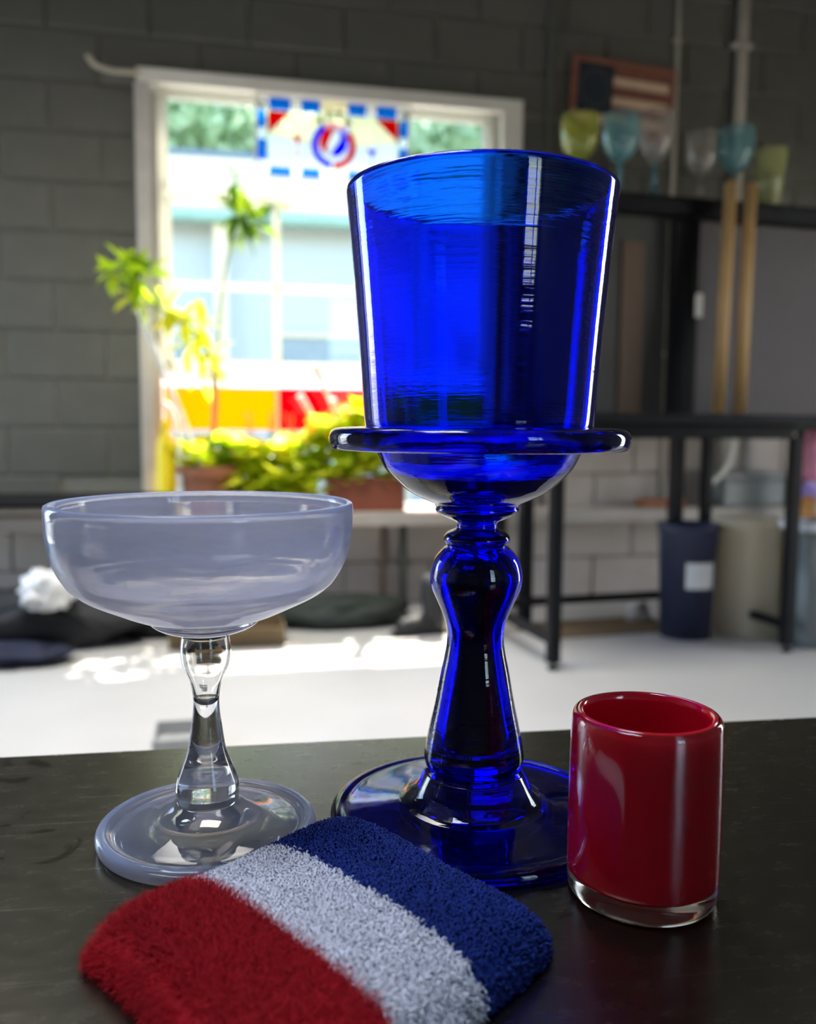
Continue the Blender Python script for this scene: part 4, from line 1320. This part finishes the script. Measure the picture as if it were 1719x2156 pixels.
# ------------------------------------------------------------------ cobalt goblet
gx = Vector((.17305 * .2, 2.18239 * .2, TABLE_Z + .0004))
gob = thing('blue_goblet', 'tall cobalt blue glass goblet shaped like a top hat', 'goblet', gx)
outer = smooth_curve([(.0215, .1625), (.033, .1678), (.0405, .1738), (.0466, .1803), (.0510, .189), (.0545, .1965), (.0562, .2016), (.0574, .216), (.0593, .243), (.0622, .278), (.0648, .306)], 4)
lip = [(.0654, .3105), (.0654, .3125), (.0648, .3138), (.0637, .3141), (.0628, .3133), (.0623, .311)]
inner = smooth_curve([(.0617, .306), (.0591, .278), (.0562, .243), (.0543, .216), (.0530, .2016), (.0512, .1965), (.0475, .189), (.0428, .1812), (.036, .1758), (.024, .1705), (.010, .168)], 4)
obj('bowl', lathe([(0, .1605), (.0205, .1605)] + outer + lip + inner + [(0, .1676)], 128), MAT['cobalt'], gob, True)
bp_ = [(.0556, .2000), (.0620, .2003), (.0690, .1998), (.0722, .1988), (.0737, .1965), (.0739, .1940), (.0732, .1910), (.0712, .1892), (.0660, .1888), (.0590, .1892), (.0535, .1898), (.0528, .1925), (.0540, .1960)]
obj('brim', lathe(smooth_curve(bp_ + [bp_[0]], 4)[:-1], 128, True), MAT['cobalt'], gob, True)
st = smooth_curve([(.0204, .1608), (.0209, .1594), (.0195, .1575), (.0150, .1552), (.0108, .1534), (.0100, .1518), (.0106, .1500), (.0150, .1478), (.0167, .1452), (.0160, .1428), (.0148, .1412), (.0168, .1400), (.0212, .1345),
                   (.0232, .1262), (.0226, .1205), (.0208, .1160), (.0172, .1078), (.0148, .1000), (.0144, .0925), (.0156, .0845), (.0172, .0770), (.0204, .0600), (.0230, .0480), (.0254, .0350), (.0253, .0310), (.0243, .0275), (.0246, .0252)], 4)
obj('stem', lathe([(0, .1610)] + st + [(0, .0250)], 96), MAT['cobalt'], gob, True)
# air bubble running down the middle of the stem
bub = smooth_curve([(.0006, .136), (.0100, .1335), (.0150, .1265), (.0140, .1190), (.0102, .1085), (.0078, .1000), (.0080, .0900), (.0105, .0700), (.0135, .0520), (.0150, .0420), (.0130, .0370), (.0006, .0350)], 4)
bm = lathe([(0, .136)] + bub + [(0, .035)], 64)
bmesh.ops.reverse_faces(bm, faces=bm.faces[:])
obj('air_bubble', bm, MAT['cobalt'], gob, True)
ft = smooth_curve([(.0250, .0250), (.0268, .0215), (.0295, .0165), (.0340, .0118), (.0368, .0103), (.0390, .0097), (.0480, .0085), (.0580, .0074), (.0655, .0068), (.0690, .0072), (.0720, .0064), (.0734, .0040), (.0728, .0014), (.0705, .0)], 4)
obj('foot', lathe([(0, .0248)] + ft + [(.062, .0006), (.045, .0022), (.020, .0045), (0, .005)], 128), MAT['cobalt'], gob, True)

# ------------------------------------------------------------------ opal coupe
cx_ = Vector((-.48623 * .2, 2.07139 * .2, TABLE_Z + .0004))
cp = thing('opal_coupe', 'milky white opal glass coupe on a clear stem', 'coupe', cx_)
outer = smooth_curve([(.0250, .1078), (.0340, .1110), (.0420, .1146), (.0537, .1203), (.0590, .1240), (.0630, .1283), (.0680, .1378), (.0702, .1480), (.0709, .1580)], 5)
lip = [(.0711, .1615), (.0706, .1638), (.0693, .1645), (.0681, .1636), (.0676, .1615)]
inner = smooth_curve([(.0674, .1580), (.0668, .1485), (.0646, .1392), (.0600, .1308), (.0562, .1270), (.0510, .1235), (.0400, .1182), (.0250, .1128), (.0100, .1106)], 5)
obj('bowl', lathe([(0, .1062), (.016, .1066)] + outer + lip + inner + [(0, .1103)], 128), MAT['opal'], cp, True)
obj('collar', lathe([(0, .1068)] + smooth_curve([(.0200, .1074), (.0248, .1080), (.0256, .1074), (.0250, .1062), (.0215, .1040), (.0165, .1022), (.0122, .1010)], 3) + [(0, .1008)], 96), MAT['clear'], cp, True)
st = smooth_curve([(.0112, .1010), (.0118, .0970), (.0121, .0925), (.0118, .0885), (.0109, .0848), (.0088, .0802), (.0072, .0760), (.0064, .0710), (.0062, .0664), (.0066, .0610), (.0073, .0560), (.0086, .0466), (.0098, .0416), (.0128, .0335), (.0149, .0275), (.0152, .0235), (.0151, .0195), (.0145, .0178)], 4)
obj('stem', lathe([(0, .1010)] + st + [(0, .0176)], 80), MAT['clear'], cp, True)
bub = smooth_curve([(.0100, .0995), (.0107, .0960), (.0110, .0925), (.0107, .0885), (.0098, .0846), (.0078, .0800), (.0062, .0758), (.0052, .0715), (.0045, .0685), (.0022, .0664)], 4)
bm = lathe([(0, .1000), (.0070, .1000)] + bub + [(0, .0660)], 64)
bmesh.ops.reverse_faces(bm, faces=bm.faces[:])
obj('air_bubble', bm, MAT['clear'], cp, True)
ft = smooth_curve([(.0148, .0180), (.0165, .0172), (.0195, .0148), (.0250, .0115), (.0320, .0086), (.0390, .0066), (.0435, .0058), (.0452, .0064), (.0470, .0078), (.0492, .0076), (.0510, .0060), (.0517, .0040), (.0512, .0016), (.0498, .0)], 4)
obj('foot', lathe([(0, .0180)] + ft + [(.0470, .0), (.0440, .0014), (.0350, .0035), (.0200, .0072), (0, .010)], 128), MAT['opal_thin'], cp, True)
obj('foot_rim', lathe(smooth_curve([(.0505, .0082), (.0522, .0070), (.0528, .0045), (.0522, .0018), (.0508, .0006), (.0480, .0012), (.0468, .0045), (.0480, .0078), (.0505, .0082)], 4)[:-1], 128, True), MAT['opal'], cp, True)

# ------------------------------------------------------------------ red tumbler
rx_ = Vector((.51341 * .2, 1.82470 * .2, TABLE_Z + .0004))
rt = thing('red_tumbler', 'thick red glass tumbler with a clear base', 'tumbler', rx_)
cas = smooth_curve([(.0285, .0), (.0306, .0010), (.0318, .0040), (.0321, .0100), (.0322, .0350), (.0319, .0620), (.0316, .0740), (.0311, .0778), (.0298, .0795), (.0283, .0790)], 5)
obj('clear_casing', lathe([(0, .0012), (.020, .0010), (.0260, .0002)] + cas + [(.0280, .0780), (.0288, .0760), (.0290, .0120), (.0270, .0092), (0, .0092)], 96), MAT['clear'], rt, True)
red_o = smooth_curve([(.0255, .0078), (.0290, .0092), (.0303, .0125), (.0305, .0350), (.0302, .0640), (.0296, .0765), (.0287, .07985)], 4)
red_i = smooth_curve([(.0276, .0800), (.0266, .0788), (.0259, .0740), (.0258, .0500), (.0257, .0200), (.0240, .0150), (.0200, .0136)], 4)
obj('red_liner', lathe([(0, .0078)] + red_o + red_i + [(0, .0134)], 96), MAT['red_glass'], rt, True)

# ------------------------------------------------------------------ terry wristband, three stripes
E1 = Vector((.743, -.669, 0)).normalized()      # along the stripes, towards the viewer's right
E2 = Vector((.669, .743, 0)).normalized()       # across the stripes, from red to blue
TC = Vector((-.0325, .3115, 0))                # centre of the flattened band
HL, TH = .0645, .022
EDGE = [-.064, -.0200, .0200, .0680]            # red | white | blue limits across
tw = thing('terry_wristband', 'folded terry wristband striped red, white and blue lying before the goblets', 'wristband', (TC.x, TC.y, TABLE_Z))


def half_len(t):
    """half length along the stripes, shorter with rounded corners towards the outer edges"""
    u = (t - EDGE[0]) / (EDGE[3] - EDGE[0])
    k = 1 - max(0, (abs(u - .5) * 2)) ** 7 * .09
    return HL * k


def band_top(s, t):
    """s along -1..1, t across in metres; height of the top surface"""
    u = (t - EDGE[0]) / (EDGE[3] - EDGE[0]) * 2 - 1
    e = max(0.0, 1 - abs(s) ** 6) ** .42 * max(0.0, 1 - abs(u) ** 8) ** .42
    return TH * (.12 + .88 * e) * (1 + .10 * math.sin(3.1 * s + 1.2) * math.cos(2.0 * u) - .10 * math.exp(-((s + .1) ** 2) * 6 - (u ** 2) * 3))


def band_pt(s, t, top=True):
    skew = -.004 * math.sin(2.2 * s)
    hl = half_len(t)
    p = E1 * (s * hl) + E2 * (t + skew)
    p.z = band_top(s, t) if top else .0006
    return p


def pile_mesh(t0, t1, seed, n_top, height, radius, loop, close0, close1):
    """thousands of small curled tufts standing on one stripe"""
    r = np.random.default_rng(seed)
    S, T = [], []
    s = np.concatenate([r.uniform(-1, 1, n_top), np.sign(r.uniform(-1, 1, n_top // 4)) * r.uniform(.93, 1.0, n_top // 4)])
    t = r.uniform(t0, t1, len(s))
    if close0 or close1:
        m = n_top // 4
        s = np.concatenate([s, r.uniform(-1, 1, m)])
        e = r.uniform(0, .004, m)
        t = np.concatenate([t, (t0 + e) if close0 else (t1 - e)])
    n = len(s)
    P = np.array([band_pt(a, b) for a, b in zip(s, t)])
    d = .004
    Ps = np.array([band_pt(min(a + .02, 1.0), b) for a, b in zip(s, t)]) - np.array([band_pt(max(a - .02, -1.0), b) for a, b in zip(s, t)])
    Pt = np.array([band_pt(a, min(b + .001, EDGE[3])) for a, b in zip(s, t)]) - np.array([band_pt(a, max(b - .001, EDGE[0])) for a, b in zip(s, t)])
    nr = np.cross(Ps, Pt)
    nr /= np.linalg.norm(nr, axis=1)[:, None] + 1e-12
    nr[nr[:, 2] < 0] *= -1
    # sides: drop some tufts lower along the flank
    flank = (np.abs(s) > .93) | ((t - EDGE[0] < .004) | (EDGE[3] - t < .004))
    P[flank, 2] *= r.uniform(.15, 1.0, flank.sum())
    out = P.copy()
    out[:, 2] = 0
    out /= np.linalg.norm(out, axis=1)[:, None] + 1e-12
    nr[flank] = nr[flank] * .4 + out[flank]
    nr /= np.linalg.norm(nr, axis=1)[:, None]
    a = r.normal(size=(n, 3))
    tx = np.cross(nr, a)
    tx /= np.linalg.norm(tx, axis=1)[:, None]
    ty = np.cross(nr, tx)
    h = height * r.uniform(.6, 1.25, n)[:, None]
    lean = r.normal(size=(n, 2)) * .45
    K = 6
    cen = []
    for k in range(K):
        f = k / (K - 1)
        if loop:
            ang = math.pi * 1.25 * f
            c = P + nr * h * math.sin(min(ang, math.pi * .9)) * .95 + tx * h * .55 * (1 - math.cos(ang)) * .7 + ty * h * lean[:, :1] * f
        else:
            c = P + nr * h * f + tx * h * lean[:, :1] * f * f * 1.3 + ty * h * lean[:, 1:] * f * f * 1.3
        cen.append(c)
    rings = []
    for k, c in enumerate(cen):
        rr_ = radius * (1 if loop else (1 - .7 * k / (K - 1)))
        for q in range(3):
            an = 2 * math.pi * q / 3
            if loop:
                rings.append(c + ty * rr_ * math.cos(an) + (nr * .7 + tx * .7) * rr_ * math.sin(an))
            else:
                rings.append(c + tx * rr_ * math.cos(an) + ty * rr_ * math.sin(an))
    V = np.stack(rings, 1)                      # n, K*3, 3
    V[:, :, 2] = np.maximum(V[:, :, 2], .0004)
    base = np.arange(n)[:, None] * (K * 3)
    f = []
    for k in range(K - 1):
        for q in range(3):
            q2 = (q + 1) % 3
            f.append(np.stack([base[:, 0] + k * 3 + q, base[:, 0] + k * 3 + q2, base[:, 0] + (k + 1) * 3 + q2, base[:, 0] + (k + 1) * 3 + q], 1))
    Fc = np.concatenate(f)
    me = bpy.data.meshes.new('pile')
    V = V.reshape(-1, 3)
    me.vertices.add(len(V))
    me.vertices.foreach_set('co', V.ravel())
    me.loops.add(len(Fc) * 4)
    me.loops.foreach_set('vertex_index', Fc.ravel())
    me.polygons.add(len(Fc))
    me.polygons.foreach_set('loop_start', np.arange(len(Fc)) * 4)
    me.polygons.foreach_set('use_smooth', [True] * len(Fc))
    me.update(calc_edges=True)
    return me


NS, NT = 56, 18
for k, (nm, key) in enumerate((('red_band', 'terry_red'), ('white_band', 'terry_white'), ('blue_band', 'terry_blue'))):
    t0, t1 = EDGE[k], EDGE[k + 1]
    bm = bmesh.new()
    grid = [[bm.verts.new(band_pt(-1 + 2 * i / NS, t0 + (t1 - t0) * j / NT)) for j in range(NT + 1)] for i in range(NS + 1)]
    low = [[bm.verts.new(band_pt(-1 + 2 * i / NS, t0 + (t1 - t0) * j / NT, False)) for j in range(NT + 1)] for i in range(NS + 1)]
    for i in range(NS):
        for j in range(NT):
            bm.faces.new((grid[i][j], grid[i + 1][j], grid[i + 1][j + 1], grid[i][j + 1]))
            bm.faces.new((low[i][j], low[i][j + 1], low[i + 1][j + 1], low[i + 1][j]))
        for j in (0, NT):
            bm.faces.new((grid[i][j], low[i][j], low[i + 1][j], grid[i + 1][j]))
    for j in range(NT):
        for i in (0, NS):
            bm.faces.new((grid[i][j], low[i][j], low[i][j + 1], grid[i][j + 1]))
    bmesh.ops.recalc_face_normals(bm, faces=bm.faces[:])
    b_ = obj(nm, bm, MAT[key], tw, True)
    b_['label'] = {'red_band': 'red brushed terry stripe', 'white_band': 'white looped terry stripe', 'blue_band': 'blue looped terry stripe'}[nm]
    if k == 0:
        me = pile_mesh(t0, t1, 21, 17000, .0042, .00019, False, True, False)
    else:
        me = pile_mesh(t0, t1, 22 + k, 9000, .0025, .00033, True, False, k == 2)
    me.materials.append(MAT[key])
    po = bpy.data.objects.new('pile', me)
    C.objects.link(po)
    po.parent = b_
    po['kind'] = 'stuff'
